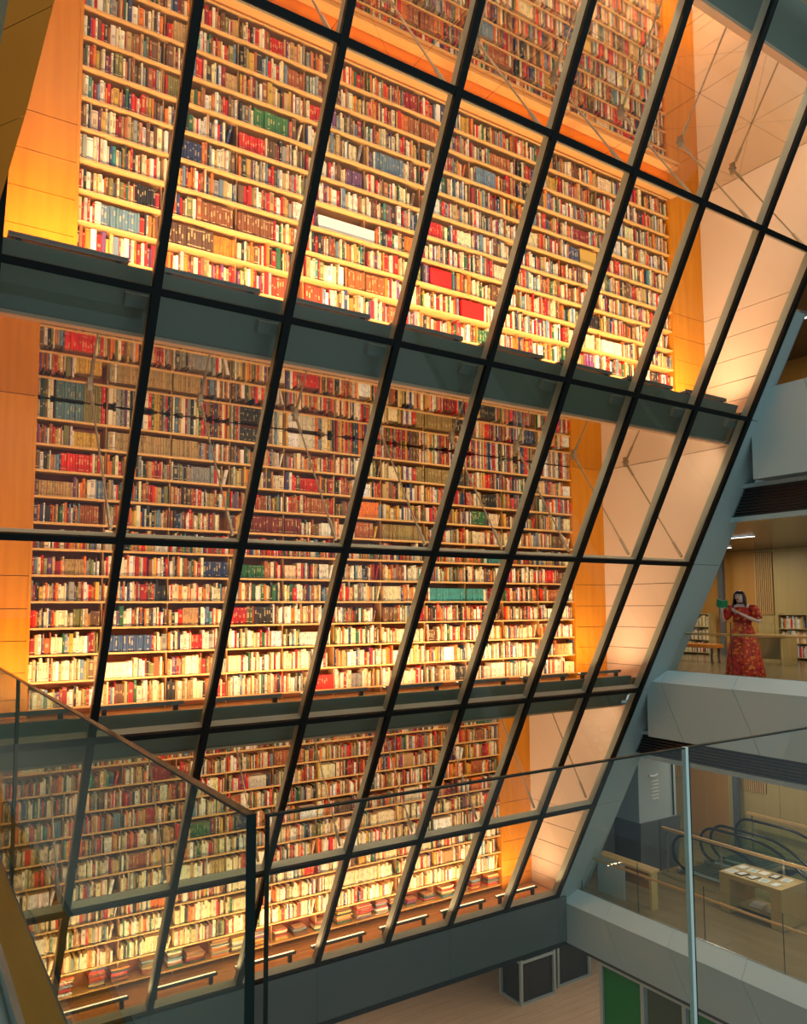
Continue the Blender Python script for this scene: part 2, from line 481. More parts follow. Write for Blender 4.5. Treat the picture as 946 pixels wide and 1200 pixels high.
# ------------------------------------------------------------------ books
PAL = {
 'cream':   ((0.84, 0.70, 0.44), 22), 'ivory': ((0.82, 0.76, 0.62), 10), 'white': ((0.84, 0.82, 0.78), 5), 'tan': ((0.55, 0.34, 0.14), 10),
 'red':     ((0.66, 0.016, 0.010), 11), 'crimson': ((0.34, 0.012, 0.018), 8), 'orange': ((0.78, 0.20, 0.02), 7), 'rust': ((0.38, 0.10, 0.03), 6),
 'brown':   ((0.17, 0.075, 0.035), 9), 'black': ((0.025, 0.022, 0.024), 7), 'navy': ((0.03, 0.05, 0.14), 4), 'slate blue': ((0.14, 0.24, 0.34), 4),
 'dark green': ((0.025, 0.12, 0.05), 3), 'olive': ((0.20, 0.19, 0.06), 4), 'grey': ((0.32, 0.31, 0.28), 5), 'teal': ((0.05, 0.26, 0.24), 1),
 'gold': ((0.66, 0.40, 0.06), 4), 'purple': ((0.16, 0.05, 0.16), 2)}
NAMES = list(PAL); BASEW = [PAL[n][1] for n in NAMES]
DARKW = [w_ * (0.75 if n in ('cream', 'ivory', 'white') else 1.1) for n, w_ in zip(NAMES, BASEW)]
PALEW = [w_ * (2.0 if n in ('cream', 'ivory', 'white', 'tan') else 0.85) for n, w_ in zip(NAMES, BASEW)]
def jit(c, a=0.16):
    k = random.uniform(1 - a, 1 + a)
    return tuple(min(0.9, max(0.004, v * k * random.uniform(.93, 1.07))) for v in c)
SETS = {  # (storey, row) : list of (x0, x1, colour, height)  - series of equal volumes seen in the photograph
 ('middle', 7): [(8.21, 9.50, (0.05, 0.30, 0.30), .24)], ('middle', 9): [(2.49, 3.16, (0.05, 0.09, 0.20), .24)],
 ('middle', 1): [(2.55, 3.80, (0.46, 0.30, 0.12), .27), (7.9, 8.8, (0.30, 0.20, 0.06), .27)], ('middle', 0): [(1.75, 2.1, (0.12, 0.22, 0.28), .25)],
 ('middle', 4): [(7.1, 8.2, (0.34, 0.24, 0.08), .27), (4.7, 5.6, (0.22, 0.03, 0.02), .27)],
 ('top', 7): [(2.9, 3.9, (0.24, 0.08, 0.03), .27)], ('top', 8): [(2.46, 3.1, (0.10, 0.05, 0.03), .27), (5.0, 5.6, (0.34, 0.10, 0.02), .27)], ('top', 9): [(3.9, 4.6, (0.62, 0.05, 0.015), .27)],
 ('top', 3): [(3.6, 4.1, (0.05, 0.20, 0.06), .26)], ('top', 1): [(6.0, 6.5, (0.36, 0.10, 0.03), .26)],
 ('bottom', 9): [(7.4, 8.6, (0.66, 0.56, 0.36), .27)], ('bottom', 2): [(6.2, 6.9, (0.40, 0.12, 0.04), .27)]}
BOXES = {('top', 6): (4.56, 5.44), ('top', 7): (6.40, 6.82), ('top', 8): (7.00, 7.44), ('top', 4): (9.60, 9.98)}
# which row of the top storey holds each box is found from its height below
def row_of(sname, z):
    return min(range(len(rows[sname])), key=lambda k: abs(rows[sname][k][0] - z))
BOXES = {('top', row_of('top', 5.00)): (4.56, 5.46, 'white'), ('top', row_of('top', 4.66)): (6.42, 6.82, 'red'),
         ('top', row_of('top', 4.30)): (7.00, 7.44, 'red'), ('top', row_of('top', 5.85)): (9.58, 9.98, 'gold')}

def gen_row(sname, k):
    """list of books (x, y, z, thick, height, depth, lean, colour, colour name)"""
    Yt, zf, zc = STOREYS[sname]; z, hi = rows[sname][k]
    clear = hi - z
    out = []
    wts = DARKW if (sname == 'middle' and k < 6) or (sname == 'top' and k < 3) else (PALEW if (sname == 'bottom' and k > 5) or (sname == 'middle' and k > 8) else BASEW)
    sets = SETS.get((sname, k), [])
    box = BOXES.get((sname, k))
    for bay in range(NB):
        xa, xb = XL + bay * BAY + .013, XL + (bay + 1) * BAY - .013
        if bay == 0: xa = XL + .004
        if bay == NB - 1: xb = XR - .004
        x = xa
        run = 0; base_h = random.uniform(.215, .265)
        gap_end = xb - (random.uniform(.0, .14) if random.random() < .3 else 0)
        while True:
            forced = None
            for (s0, s1, sc_, sh) in sets:
                if s0 <= x < s1: forced = (sc_, sh)
            if box and box[0] - .04 < x < box[1] + .01:
                x = box[1] + .012; run = 0; continue
            if run == 0 and random.random() < .026:
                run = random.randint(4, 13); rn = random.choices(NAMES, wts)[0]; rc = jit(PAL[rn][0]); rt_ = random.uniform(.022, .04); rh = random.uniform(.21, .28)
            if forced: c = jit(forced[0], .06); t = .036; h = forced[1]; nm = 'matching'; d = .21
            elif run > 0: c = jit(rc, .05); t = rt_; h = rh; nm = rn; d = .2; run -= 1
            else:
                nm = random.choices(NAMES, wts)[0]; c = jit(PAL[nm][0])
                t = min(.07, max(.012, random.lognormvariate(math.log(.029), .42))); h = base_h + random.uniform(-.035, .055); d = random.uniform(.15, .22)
                if random.random() < .06: h += .03
            h = min(h, clear - .012)
            if x + t > gap_end or (box and x < box[0] and x + t > box[0] - .004):
                if box and x < box[0] < xb: x = box[0] - .001; continue
                break
            lean = 0
            out.append((x, Yt + .004 + random.uniform(0, .022), z, t, h, d, lean, c, nm))
            x += t + .0012
        # the last book before a gap leans a little
        if gap_end < xb - .05 and out and random.random() < .7:
            b = out[-1]; L_ = min(0.22, (xb - b[0] - b[3]) / max(b[4], .01) * .8)
            out[-1] = b[:6] + (L_,) + b[7:]
    return out
def gen_pile(z, x0, x1, Yt, clear):
    """flat piles of large books"""
    out = []; x = x0
    while x < x1 - .3:
        wd = random.uniform(.26, .36); zz = z; top = z + random.uniform(.12, clear - .06)
        while zz < top:
            t = random.uniform(.018, .04); ww = wd * random.uniform(.85, 1)
            nm = random.choices(NAMES, [w_ * (.3 if n_ in ('cream', 'ivory', 'white', 'orange') else 1) for n_, w_ in zip(NAMES, BASEW)])[0]
            out.append((x + random.uniform(0, .03), Yt + .03 + random.uniform(0, .03), zz, ww, t, .22, 0, jit(PAL[nm][0]), nm)); zz += t + .001
        x += wd + random.uniform(.05, .25)
    return out

def book_geo(b, bid):
    """vertices, faces, uv, colours of one book: rounded spine, boards and a recessed page block on top"""
    x, y, z, t, h, d, lean, c, nm = b
    pg = (0.72, 0.60, 0.42)
    rb = min(.006, t * .22)
    base = [(0, rb, 0), (t * .28, 0, 0), (t * .72, 0, 0), (t, rb, 0), (t, d, 0), (0, d, 0)]
    vs = [(px, py, 0) for px, py, _ in base] + [(px, py, h) for px, py, _ in base]
    e = min(.003, t * .15)
    vs += [(e, rb + .004, h - .006), (t - e, rb + .004, h - .006), (t - e, d, h - .006), (e, d, h - .006)]
    sh = math.tan(lean)
    V = [(x + px + pz * sh, y + py, z + pz * (1 if not lean else math.cos(lean))) for px, py, pz in vs]
    F = [(0, 1, 7, 6), (1, 2, 8, 7), (2, 3, 9, 8), (3, 4, 10, 9), (5, 0, 6, 11), (4, 5, 11, 10), (5, 4, 3, 2, 1, 0),
         (6, 7, 8, 9, 13, 12), (9, 10, 14, 13), (11, 6, 12, 15), (12, 13, 14, 15)]
    us = {0: 0.0, 1: .28, 2: .72, 3: .9999}
    UV, CO = [], []
    for fi, f in enumerate(F):
        for vi in f:
            if fi < 3: UV.append((bid + us[vi % 6] * .999, 0.0 if vi < 6 else 1.0))
            else: UV.append((bid + .01, 0.30))
            CO.append((*(pg if fi == 10 else c), 1.0))
    return V, F, UV, CO
def book_mesh(name, books, bid0, origin=(0, 0, 0)):
    V, F, UV, CO = [], [], [], []
    for k, b in enumerate(books):
        v, f, uv, co = book_geo(b, (bid0 + k) % 4000)
        n = len(V); V += v; F += [tuple(n + i for i in q) for q in f]; UV += uv; CO += co
    ox, oy, oz = origin
    V = [(a - ox, b_ - oy, c_ - oz) for a, b_, c_ in V]
    me = bpy.data.meshes.new(name); me.from_pydata(V, [], F)
    uvl = me.uv_layers.new(name='UVMap'); uvl.data.foreach_set('uv', [q for p in UV for q in p])
    ca = me.color_attributes.new('Col', 'FLOAT_COLOR', 'CORNER'); ca.data.foreach_set('color', [q for p in CO for q in p])
    me.materials.append(MAT['book']); me.update()
    return me
ORD = ['first', 'second', 'third', 'fourth', 'fifth', 'sixth', 'seventh', 'eighth', 'ninth', 'tenth', 'eleventh', 'twelfth', 'thirteenth', 'fourteenth', 'fifteenth', 'sixteenth',
       'seventeenth', 'eighteenth', 'nineteenth', 'twentieth', 'twenty-first', 'twenty-second', 'twenty-third', 'twenty-fourth', 'twenty-fifth', 'twenty-sixth', 'twenty-seventh',
       'twenty-eighth', 'twenty-ninth', 'thirtieth', 'thirty-first', 'thirty-second', 'thirty-third', 'thirty-fourth', 'thirty-fifth']
allb = {(s_, k): gen_row(s_, k) for s_ in STOREYS for k in range(len(rows[s_]))}
# flat piles in the lowest compartments of the bottom storey
kb = len(rows['bottom']) - 1
z_, hi_ = rows['bottom'][kb]
allb[('bottom', kb)] = gen_pile(z_, XL + .03, XR - .02, 14.20, hi_ - z_)
single, rest, bid = [], [], 0
nrow = len(rows['top'])
per = 300 // (nrow - 1)
cnt = 0
for (sname, k), bl in allb.items():
    if sname == 'top' and k < nrow and cnt < 297:
        take = min(per, 297 - cnt)
        for j, b in enumerate(bl[:take]): single.append((k, j, b))
        cnt += take; rest += bl[take:]
    else: rest += bl
for k, j, b in single:
    x, y, z, t, h, d, lean, c, nm = b
    me = book_mesh('book', [b], bid, (x, y, z)); bid += 1
    o = bpy.data.objects.new('book', me); C.objects.link(o); o.location = (x, y, z)
    thick = 'thick ' if t > .042 else ('slim ' if t < .02 else '')
    col = 'matching-set' if nm == 'matching' else nm
    tag(o, '%s%s book, %s from left, %s book row down, top storey' % (thick, col, ORD[j], ORD[k]), 'book', 'books at the left end of the top storey')
o = bpy.data.objects.new('books', book_mesh('books', rest, 300)); C.objects.link(o)
tag(o, 'thousands of upright books filling the tall bookcases behind the leaning glass', 'book', 'books on the three storeys', 'stuff')

# wide boxes among the books
for (sname, k), (xa, xb, cn) in BOXES.items():
    Yt, zf, zc = STOREYS[sname]; z, hi = rows[sname][k]
    h = .17 if cn == 'white' else .25
    e = empty('storage_box', ((xa + xb) / 2, Yt + .13, z),
              label={'white': 'long low white box lying among books, second glass column of the top storey', 'red': 'bright red box standing among books, %s one in the top storey' % ('upper' if z > 4.5 else 'lower'),
                     'gold': 'ochre yellow box among books near the right end of top storey'}[cn], cat='box', group='boxes among the books')
    nm = {'white': 'white_paper', 'red': 'red_board', 'gold': 'gold_board'}[cn]
    if nm not in MAT: mat(nm, {'red_board': (0.72, 0.01, 0.01), 'gold_board': (0.62, 0.38, 0.07)}[nm], .5)
    m_ = P(e); m_.box((xa + .005, Yt + .02, z), (xb - .005, Yt + .24, z + h)); m_.build('body', nm, e, bevel=.004)
    m_ = P(e); m_.box((xa + .002, Yt + .016, z + h), (xb - .002, Yt + .243, z + h + .02)); m_.build('lid', nm, e, bevel=.003)

# ------------------------------------------------------------------ linear uplights along each slab edge
WARM = (1.0, 0.60, 0.30)
UPW = {'top': 55, 'middle': 42, 'bottom': 44}
lens_names = {'top': 'top', 'middle': 'middle', 'bottom': 'bottom'}
for sname, (Yt, zf, zc) in STOREYS.items():
    zb = zf + 0.17
    for i in range(8 if sname != 'top' else 8):
        xa, xb = X0 + i * SP + .12, X0 + (i + 1) * SP - .22
        y = edgeY(zb, 0.50); xm = (xa + xb) / 2
        t = empty('uplight', (xm, y, zf), label='slim linear floor uplight in the %s glass bay from the left, %s storey' % (ORD[i], sname), cat='light', group='uplights along the slab edges')
        m_ = P(t); m_.box((xa, y - .05, zb - .03), (xb, y + .05, zb + .0)); m_.box((xa, y - .055, zb), (xb, y - .045, zb + .025)); m_.build('housing', 'lamp_housing', t)
        m_ = P(t); m_.box((xa + .01, y - .04, zb + .001), (xb - .01, y + .045, zb + .006)); m_.build('diffuser', 'lamp_warm', t)
        for xx in (xa + .1, xb - .1):
            m_ = P(t); m_.box((xx - .03, y - .03, zf - (.05 if sname != 'bottom' else 0)), (xx + .03, y + .03, zb - .03)); m_.build('foot', 'dark', t)
        area('uplight_lamp', (0, 0, zb + .02 - zf), (0, 0.30, 0.95), xb - xa, .07, UPW[sname], WARM, t)

# added fill without fixtures, unseen behind each slab edge, to brighten the upper shelves
EDGE_FILL = {'top': 34, 'middle': 32, 'bottom': 26}
for sname, (Yt, zf, zc) in STOREYS.items():
    for i in range(4):
        xm = X0 + (i + .5) * 3.0
        area('edge_fill_light', (xm, edgeY(zc, .45), zc - .05), (0, .85, -.52), 2.8, .05, EDGE_FILL[sname], (1.0, 0.68, 0.40))

# wood clad wedge in front of the glass, upper left
wedge = empty('wall_left', (0, 0, 0), kind='structure', label='dark wood clad slanted bulkhead at the upper left in front of the glass')
def GP(x, z, off): return G(x, z, off)
def gpoly(pts, off, th, name, mat_, parent):
    m_ = MB(); m_.prism([G(x, z, off) for x, z in pts], NIN * th); return m_.build(name, mat_, parent)
gpoly([(0.615, 3.74), (0.60, 4.38), (0.775, 4.72), (0.905, 5.26), (1.9, 9.3), (0.7, 9.3), (-0.6, 5.6), (-1.5, 3.74)][0:1] + [(0.62, 3.76), (0.765, 4.44), (0.53, 4.28), (-1.5, 3.0)], -.16, .10, 'clad_panel', 'wood_dark', wedge)
gpoly([(0.768, 4.445), (0.907, 5.252), (-1.0, 3.76), (-1.5, 3.005), (0.53, 4.285)], -.16, .10, 'clad_panel', 'wood_dark', wedge)
gpoly([(0.908, 5.258), (1.75, 9.3), (-2.5, 9.3), (-2.5, 3.0), (-1.0, 3.765)], -.16, .10, 'clad_panel', 'wood_dark', wedge)
gpoly([(0.60, 3.76), (0.74, 4.44), (0.88, 5.24), (1.7, 9.25), (-2.5, 9.25), (-2.5, 3.0), (-1.5, 3.02)], -.06, .05, 'backing', 'seam', wedge)

fw_ = empty('wall_front', (0, 0, 0), kind='structure', label='grey-green clad leaning wall left of the glazing')
for i in range(5):
    for k in range(len(TZ) - 1):
        xa, xb = X0 - .12 - (i + 1) * 1.5, X0 - .125 - i * 1.5
        za, zb2 = TZ[k + 1] + .006, TZ[k] - .006
        m_ = MB(); m_.prism([G(xa, za, 0), G(xb, za, 0), G(xb, zb2, 0), G(xa, zb2, 0)], NIN * .08); m_.build('clad_panel', 'balcony_wall', fw_)

# ------------------------------------------------------------------ base beam, edge frame, lower level
trim = empty('trim_21', (0, 0, 0), kind='structure', label='glossy dark grey beam along the foot of the glass wall')
for i in range(-1, 5):
    xa, xb = X0 + i * 3.0, min(X0 + (i + 1) * 3.0, 12.9)
    if xa > 12.8: continue
    m_ = MB(); m_.box((xa + .003, 13.06, -7.50), (xb - .003, 13.30, -6.53)); m_.build('beam_panel', 'beam_grey', trim)
m_ = MB(); m_.box((-2.4, 13.09, -7.62), (12.92, 13.4, -7.50)); m_.build('shadow_gap', 'dark', trim)

frame = empty('wall_frame', (0, 0, 0), kind='structure', label='blue-grey metal clad edge leaning along the right end of the glass')
X8 = X0 + 8 * SP
def fr_panel(z0, z1, xo0, xo1, mt='steel_blue', xi=X8 + .05, off=-.03, th=.14):
    m_ = MB(); m_.prism([G(xi, z0, off), G(xo0, z0, off), G(xo1, z1, off), G(xi, z1, off)], NIN * th); m_.build('clad_panel', mt, frame)
fr_panel(-6.6, -4.26, 13.45, 13.53); fr_panel(-4.25, -1.70, 13.53, 13.53); fr_panel(-1.69, 0.785, 13.53, 13.53); fr_panel(0.795, 3.32, 13.53, 13.53)
fr_panel(3.33, 5.05, 13.02, 13.02)
m_ = MB(); m_.prism([G(13.535, -6.6, -.02), G(13.535, 3.3, -.02), G(13.535, 3.3, .5), G(13.535, -6.6, .5)], (.03, 0, 0)); m_.build('return_panel', 'steel_blue', frame)
m_ = MB(); m_.prism([G(13.03, 3.33, -.02), G(13.03, 5.1, -.02), G(13.03, 5.1, .9), G(13.03, 3.33, .9)], (.03, 0, 0)); m_.build('return_panel', 'slate', frame)

# parapets of the three side galleries
def parapet(n, ztop, zbot, yend, zo_drop, label, curb=True):
    p = empty('trim_%d' % n, (0, 0, 0), kind='structure', label=label)
    j0 = 8.74 if n == 31 else 8.70
    ys = [yend] + [y for y in [j0 + 1.6 * k for k in range(4, -9, -1)] if y < yend - .3] + [-4.5]
    sk = 0.5 if curb else 0.35
    H = (ztop - zo_drop) - zbot
    for a_, b_ in zip(ys[:-1], ys[1:]):
        sa = 0 if a_ == yend else sk; sb = sk
        m_ = MB(); zo = ztop - zo_drop
        m_.prism([(12.9, a_ - .006, zo), (12.9, a_ - .006 - sa, zbot), (12.9, b_ + .006 - sb, zbot), (12.9, b_ + .006, zo)], (.05, 0, 0))
        m_.build('clad_panel', 'steel_blue', p)
        if curb:
            m_ = MB(); sh = .10 if a_ != yend else 0
            A = [(12.895, a_ - .006, zo), (13.25, a_ - .006 + sh, ztop), (13.30, a_ - .006 + sh, ztop - .02), (13.30, a_ - .006, zo - .02)]
            B = [(12.895, b_ + .006, zo), (13.25, b_ + .006 + .10, ztop), (13.30, b_ + .006 + .10, ztop - .02), (13.30, b_ + .006, zo - .02)]
            m_.add(A + B, [(0, 1, 2, 3), (7, 6, 5, 4), (0, 4, 5, 1), (1, 5, 6, 2), (2, 6, 7, 3), (3, 7, 4, 0)])
            m_.build('curb_panel', 'steel_light', p)
    m_ = MB(); m_.box((12.955, -4.5, zbot), (13.295, yend - .01, ztop - zo_drop - .03)); m_.build('core', 'slate', p)
    return p
parapet(30, -1.33, -2.66, 10.65, .22, 'pale blue-grey clad parapet of the gallery where the woman stands')
parapet(31, -6.45, -7.55, 13.28, .24, 'blue-grey clad parapet of the escalator gallery, lowest of the three')
up_p = parapet(32, 3.88, 2.27, 8.12, .0, 'tall blue-grey clad parapet of the uppermost gallery', curb=False)

def louvre(n, x, z0, z1, y0, y1, label):
    p = empty('trim_%d' % n, (0, 0, 0), kind='structure', label=label)
    m_ = MB(); m_.box((x + .05, y0, z0), (x + .08, y1, z1)); m_.build('backing', 'dark', p)
    k = int((z1 - z0) / .055)
    for i in range(k):
        z = z0 + (i + .5) * (z1 - z0) / k
        m_ = MB(); m_.prism([(x, y0, z - .012), (x + .045, y0, z + .004), (x + .045, y0, z + .016), (x, y0, z)], (0, y1 - y0, 0)); m_.build('slat', 'louvre', p)
    m_ = MB(); m_.box((x - .03, y0, z0 - .09), (x + .08, y1, z0)); m_.build('lower_rail', 'steel_blue', p)
    m_ = MB(); m_.box((x - .06, y0, z1), (x + .08, y1, z1 + .07)); m_.build('upper_rail', 'steel_blue', p)
louvre(41, 13.3, 1.66, 2.19, -4.5, 9.0, 'dark horizontal louvre grille above the gallery where the woman stands')
louvre(42, 13.3, -3.12, -2.70, -4.5, 11.8, 'dark horizontal louvre grille above the escalator gallery')

# gallery slabs, floors, ceilings, back walls
def gallery(n, zf, zc, Xb, name, yend):
    fl = empty('floor', (0, 0, 0), kind='structure', label='polished timber board floor of the %s' % name)
    m_ = MB(); m_.box((13.3, -4.5, zf - .4), (Xb, yend, zf - .02)); m_.build('subfloor', 'slate', fl)
    y = -4.5; x = 13.31
    while x < Xb - .01:
        x2 = min(x + .62, Xb)
        ys = [-4.5] + sorted(random.uniform(2, yend - .5) for _ in range(3)) + [yend]
        for a_, b_ in zip(ys[:-1], ys[1:]):
            m_ = MB(); m_.box((x + .003, a_ + .003, zf - .02), (x2 - .003, b_ - .003, zf)); m_.build('plank', 'gallery_floor', fl)
        x = x2
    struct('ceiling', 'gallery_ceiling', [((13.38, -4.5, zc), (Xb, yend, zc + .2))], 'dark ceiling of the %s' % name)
    struct('wall_back', 'gallery_wood', [((13.6, yend, zf), (Xb, yend + .2, zc))], 'end wall of the %s' % name)
gallery(1, -1.5, 1.58, 21.0, 'gallery where the woman stands', 17.5)
gallery(2, -6.53, -3.2, 19.6, 'escalator gallery', 17.0)
gallery(3, 3.53, 6.9, 21.0, 'uppermost gallery', 14.0)

def back_wall(X, zf, zc, ys, slats, label, amber=()):
    wl = empty('wall_back', (0, 0, 0), kind='structure', label=label)
    for k, (a_, b_) in enumerate(zip(ys[:-1], ys[1:])):
        mt = 'amber_wood' if k in amber else 'gallery_wood'
        m_ = MB(); m_.box((X, min(a_, b_) + .006, zf), (X + .08, max(a_, b_) - .006, zc)); m_.build('wall_panel', mt, wl)
    m_ = MB(); m_.box((X + .085, min(ys), zf), (X + .2, max(ys), zc)); m_.build('backing', 'seam', wl)
    for (y0, y1, z0, z1) in slats:
        m_ = MB(); m_.box((X - .012, y0, z0), (X - .002, y1, z1)); m_.build('slat_backing', 'seam', wl)
        n = int((y1 - y0) / .06)
        for i in range(n):
            y = y0 + (i + .5) * (y1 - y0) / n
            m_ = MB(); m_.box((X - .05, y - .015, z0), (X - .012, y + .015, z1)); m_.build('slat', 'rail_wood', wl)
back_wall(20.9, -1.5, 1.58, [17.5, 15.4, 14.35, 13.2, 12.68, 11.4, 9.9, 8.0, 6, 4, 1, -4.5], [(12.66, 13.22, -.28, 1.50)],
          'tall wood panelled back wall of the gallery behind the woman', amber=(1, 2))
back_wall(19.5, -6.53, -3.2, [17, 15.2, 14.75, 13.42, 11.9, 10.4, 9, 7, 5, 2, -4.5], [(14.80, 15.1, -5.05, -3.25), (12.25, 12.95, -5.0, -3.25)],
          'wood panelled back wall of the escalator gallery', amber=(2,))
back_wall(20.9, 3.53, 6.9, [14, 11, 9, 7, 5, 2, -4.5], [], 'wood panelled back wall of the uppermost gallery', amber=(0, 1))
# dark posts
for X, y, zf, zc, lab in ((20.6, 14.12, -1.5, 1.58, 'slim dark steel post behind the woman with the book'), (19.2, 12.95, -6.53, -3.2, 'slim dark steel post behind the escalators')):
    e = empty('steel_post', (X, y, zf), label=lab, cat='post')
    m_ = P(e); m_.box((X - .07, y - .07, zf), (X + .07, y + .07, zc)); m_.build('shaft', 'slate', e)
    m_ = P(e); m_.box((X - .11, y - .11, zf), (X + .11, y + .11, zf + .02)); m_.build('base_plate', 'slate', e)

# gallery lights
for zc, pts, nm, pw in ((1.58, [(16.3, 10.6), (18.5, 8.4), (19.0, 13.0), (15.5, 6.5), (17.5, 15.2)], 'middle gallery', 38), (-3.2, [(15.2, 9.5), (17.6, 12.6), (18.3, 9.6), (15.4, 6.5)], 'escalator gallery', 34), (6.9, [(15.5, 7), (18, 10)], 'uppermost gallery', 60)):
    for i, (x, y) in enumerate(pts):
        e = empty('ceiling_light', (x, y, zc - .03), label='%s recessed strip light on the %s ceiling' % (ORD[i], nm), cat='light', group='gallery strip lights')
        m_ = P(e); m_.box((x - .05, y - .32, zc - .02), (x + .05, y + .32, zc)); m_.build('housing', 'silver', e)
        m_ = P(e); m_.box((x - .04, y - .3, zc - .03), (x + .04, y + .3, zc - .02)); m_.build('diffuser', 'lamp_white', e)
        area('strip_lamp', (0, 0, -.02), (0, 0, -1), .1, .6, pw, (1.0, 0.86, 0.66), e)

# glass balustrades of the galleries
def balustrade(X, zb, zt, y0, y1, step, zr, name, label):
    e = empty(name, (X, (y0 + y1) / 2, zb), label=label, cat='railing')
    y = y1
    while y > y0:
        b_ = max(y - step, y0)
        m_ = P(e); m_.box((X - .008, b_ + .008, zb), (X + .008, y - .008, zt)); m_.build('glass_panel', 'glass_clear', e)
        m_ = P(e); m_.box((X - .009, y - .016, zb), (X + .009, y - .009, zt)); m_.build('glass_joint', 'glass_edge', e)
        m_ = P(e); m_.tube([(X + .01, y - .2, zr), (X + .09, y - .2, zr - .05), (X + .09, y - .2, zr)], .008, 6); m_.build('rail_bracket', 'silver', e)
        y = b_
    m_ = P(e); m_.tube([(X + .09, y0, zr), (X + .09, y1 - .1, zr)], .026, 10); m_.build('handrail', 'rail_wood', e, smooth=True)
    m_ = P(e); m_.box((X - .02, y0, zb - .02), (X + .02, y1, zb + .03)); m_.build('shoe', 'silver', e)
balustrade(13.27, -1.35, -.33, -4, 10.55, 1.6, -.57, 'glass_balustrade', 'clear glass balustrade with wood handrail in front of the woman')
balustrade(13.27, -6.47, -5.42, -4, 12.95, 1.6, -5.68, 'glass_balustrade', 'clear glass balustrade with wood handrail along the escalator gallery')

# ------------------------------------------------------------------ mid gallery furniture
def small_books(y0, y1, X, z, hmax, n0, cat_group, label):
    out = []; y = y0
    while y < y1:
        t = random.uniform(.025, .06)
        out.append((y, t, random.uniform(.6, .95) * hmax, jit(PAL[random.choices(NAMES, PALEW)[0]][0])))
        y += t + .003
    return out
def low_case(X, y0, y1, zf, h, nsh, label, blabel):
    e = empty('low_bookcase', (X + .15, (y0 + y1) / 2, zf), label=label, cat='bookcase', group='low bookcases on the middle gallery')
    for yy in (y0, y1 - .03):
        m_ = P(e); m_.box((X, yy, zf), (X + .32, yy + .03, zf + h)); m_.build('side_panel', 'gallery_wood', e)
    n = max(1, round((y1 - y0) / .9))
    for k in range(nsh + 1):
        z = zf + .08 + (h - .1) * k / nsh
        m_ = P(e); m_.box((X, y0 + .03, z - .02), (X + .32, y1 - .03, z)); m_.build('shelf', 'gallery_wood', e)
    for i in range(1, n):
        m_ = P(e); y = y0 + (y1 - y0) * i / n; m_.box((X + .01, y - .01, zf + .08), (X + .31, y + .01, zf + h - .04)); m_.build('divider', 'gallery_wood', e)
    m_ = P(e); m_.box((X + .30, y0 + .03, zf + .08), (X + .32, y1 - .03, zf + h - .02)); m_.build('back_panel', 'gallery_wood', e)
    V = MB()
    mats = []
    books = []
    for k in range(nsh):
        z = zf + .08 + (h - .1) * k / nsh; cl = (h - .1) / nsh - .04
        y = y0 + .045
        while y < y1 - .09:
            t = random.uniform(.022, .05); dv = [y0 + (y1 - y0) * i / n for i in range(1, n)]
            if any(abs(y + t / 2 - q) < t / 2 + .014 for q in dv): y += .02; continue
            books.append((y, z, t, cl * random.uniform(.7, .98), jit(PAL[random.choices(NAMES, PALEW)[0]][0])))
            y += t + .002
    return e, X, books
def place_low(X, books, label):
    # rotate the common book geometry by 90 degrees: spine faces -X
    V, F, UV, CO = [], [], [], []
    for i, (y, z, t, h, c) in enumerate(books):
        v, f, uv, co = book_geo((0, 0, 0, t, h, .2, 0, c, ''), 3000 + i)
        n = len(V); V += [(X + .02 + b_, y + t - a_, z + c_) for a_, b_, c_ in v]; F += [tuple(n + q for q in g) for g in f]; UV += uv; CO += co
    me = bpy.data.meshes.new('books'); me.from_pydata(V, [], F)
    uvl = me.uv_layers.new(name='UVMap'); uvl.data.foreach_set('uv', [q for p in UV for q in p])
    ca = me.color_attributes.new('Col', 'FLOAT_COLOR', 'CORNER'); ca.data.foreach_set('color', [q for p in CO for q in p])
    me.materials.append(MAT['book'])
    o = bpy.data.objects.new('books', me); C.objects.link(o); tag(o, label, 'book', 'books on the three storeys', 'stuff')
for (y0, y1, lab, bl) in ((14.45, 16.6, 'low wood bookcase full of books left of the woman', 'rows of books in the low bookcase left of the woman'),
                          (9.8, 12.3, 'low wood bookcase full of books right of the woman', 'rows of books in the low bookcase right of the woman'),
                          (6.5, 9.6, 'low wood bookcase farther right along the gallery wall', 'rows of books in the low bookcase farther right of the woman')):
    e, X, bk = low_case(20.4, y0, y1, -1.5, 1.26, 3, lab, bl); place_low(X, bk, bl)
e = empty('reading_bench', (17.9, 13.5, -1.5), label='red-brown upholstered bench between the woman and the low bookcase', cat='bench')
m_ = P(e); m_.box((17.7, 12.4, -1.12), (18.1, 14.6, -1.02)); m_.build('seat', 'wood_dark', e, bevel=.02)
for yy in (12.5, 14.45):
    for xx in (17.73, 18.03):
        m_ = P(e); m_.box((xx, yy, -1.5), (xx + .04, yy + .05, -1.12)); m_.build('leg', 'dark', e)
e = empty('reading_desk', (18.6, 11.5, -1.5), label='wooden reading desk behind the woman on the right', cat='desk')
m_ = P(e); m_.box((18.3, 10.9, -.80), (19.0, 12.3, -.76)); m_.build('desk_top', 'gallery_wood', e)
for yy in (10.95, 12.2):
    m_ = P(e); m_.box((18.35, yy, -1.5), (18.95, yy + .05, -.80)); m_.build('leg', 'gallery_wood', e)
m_ = P(e); m_.box((18.95, 10.95, -1.4), (18.98, 12.25, -.8)); m_.build('modesty_panel', 'gallery_wood', e)

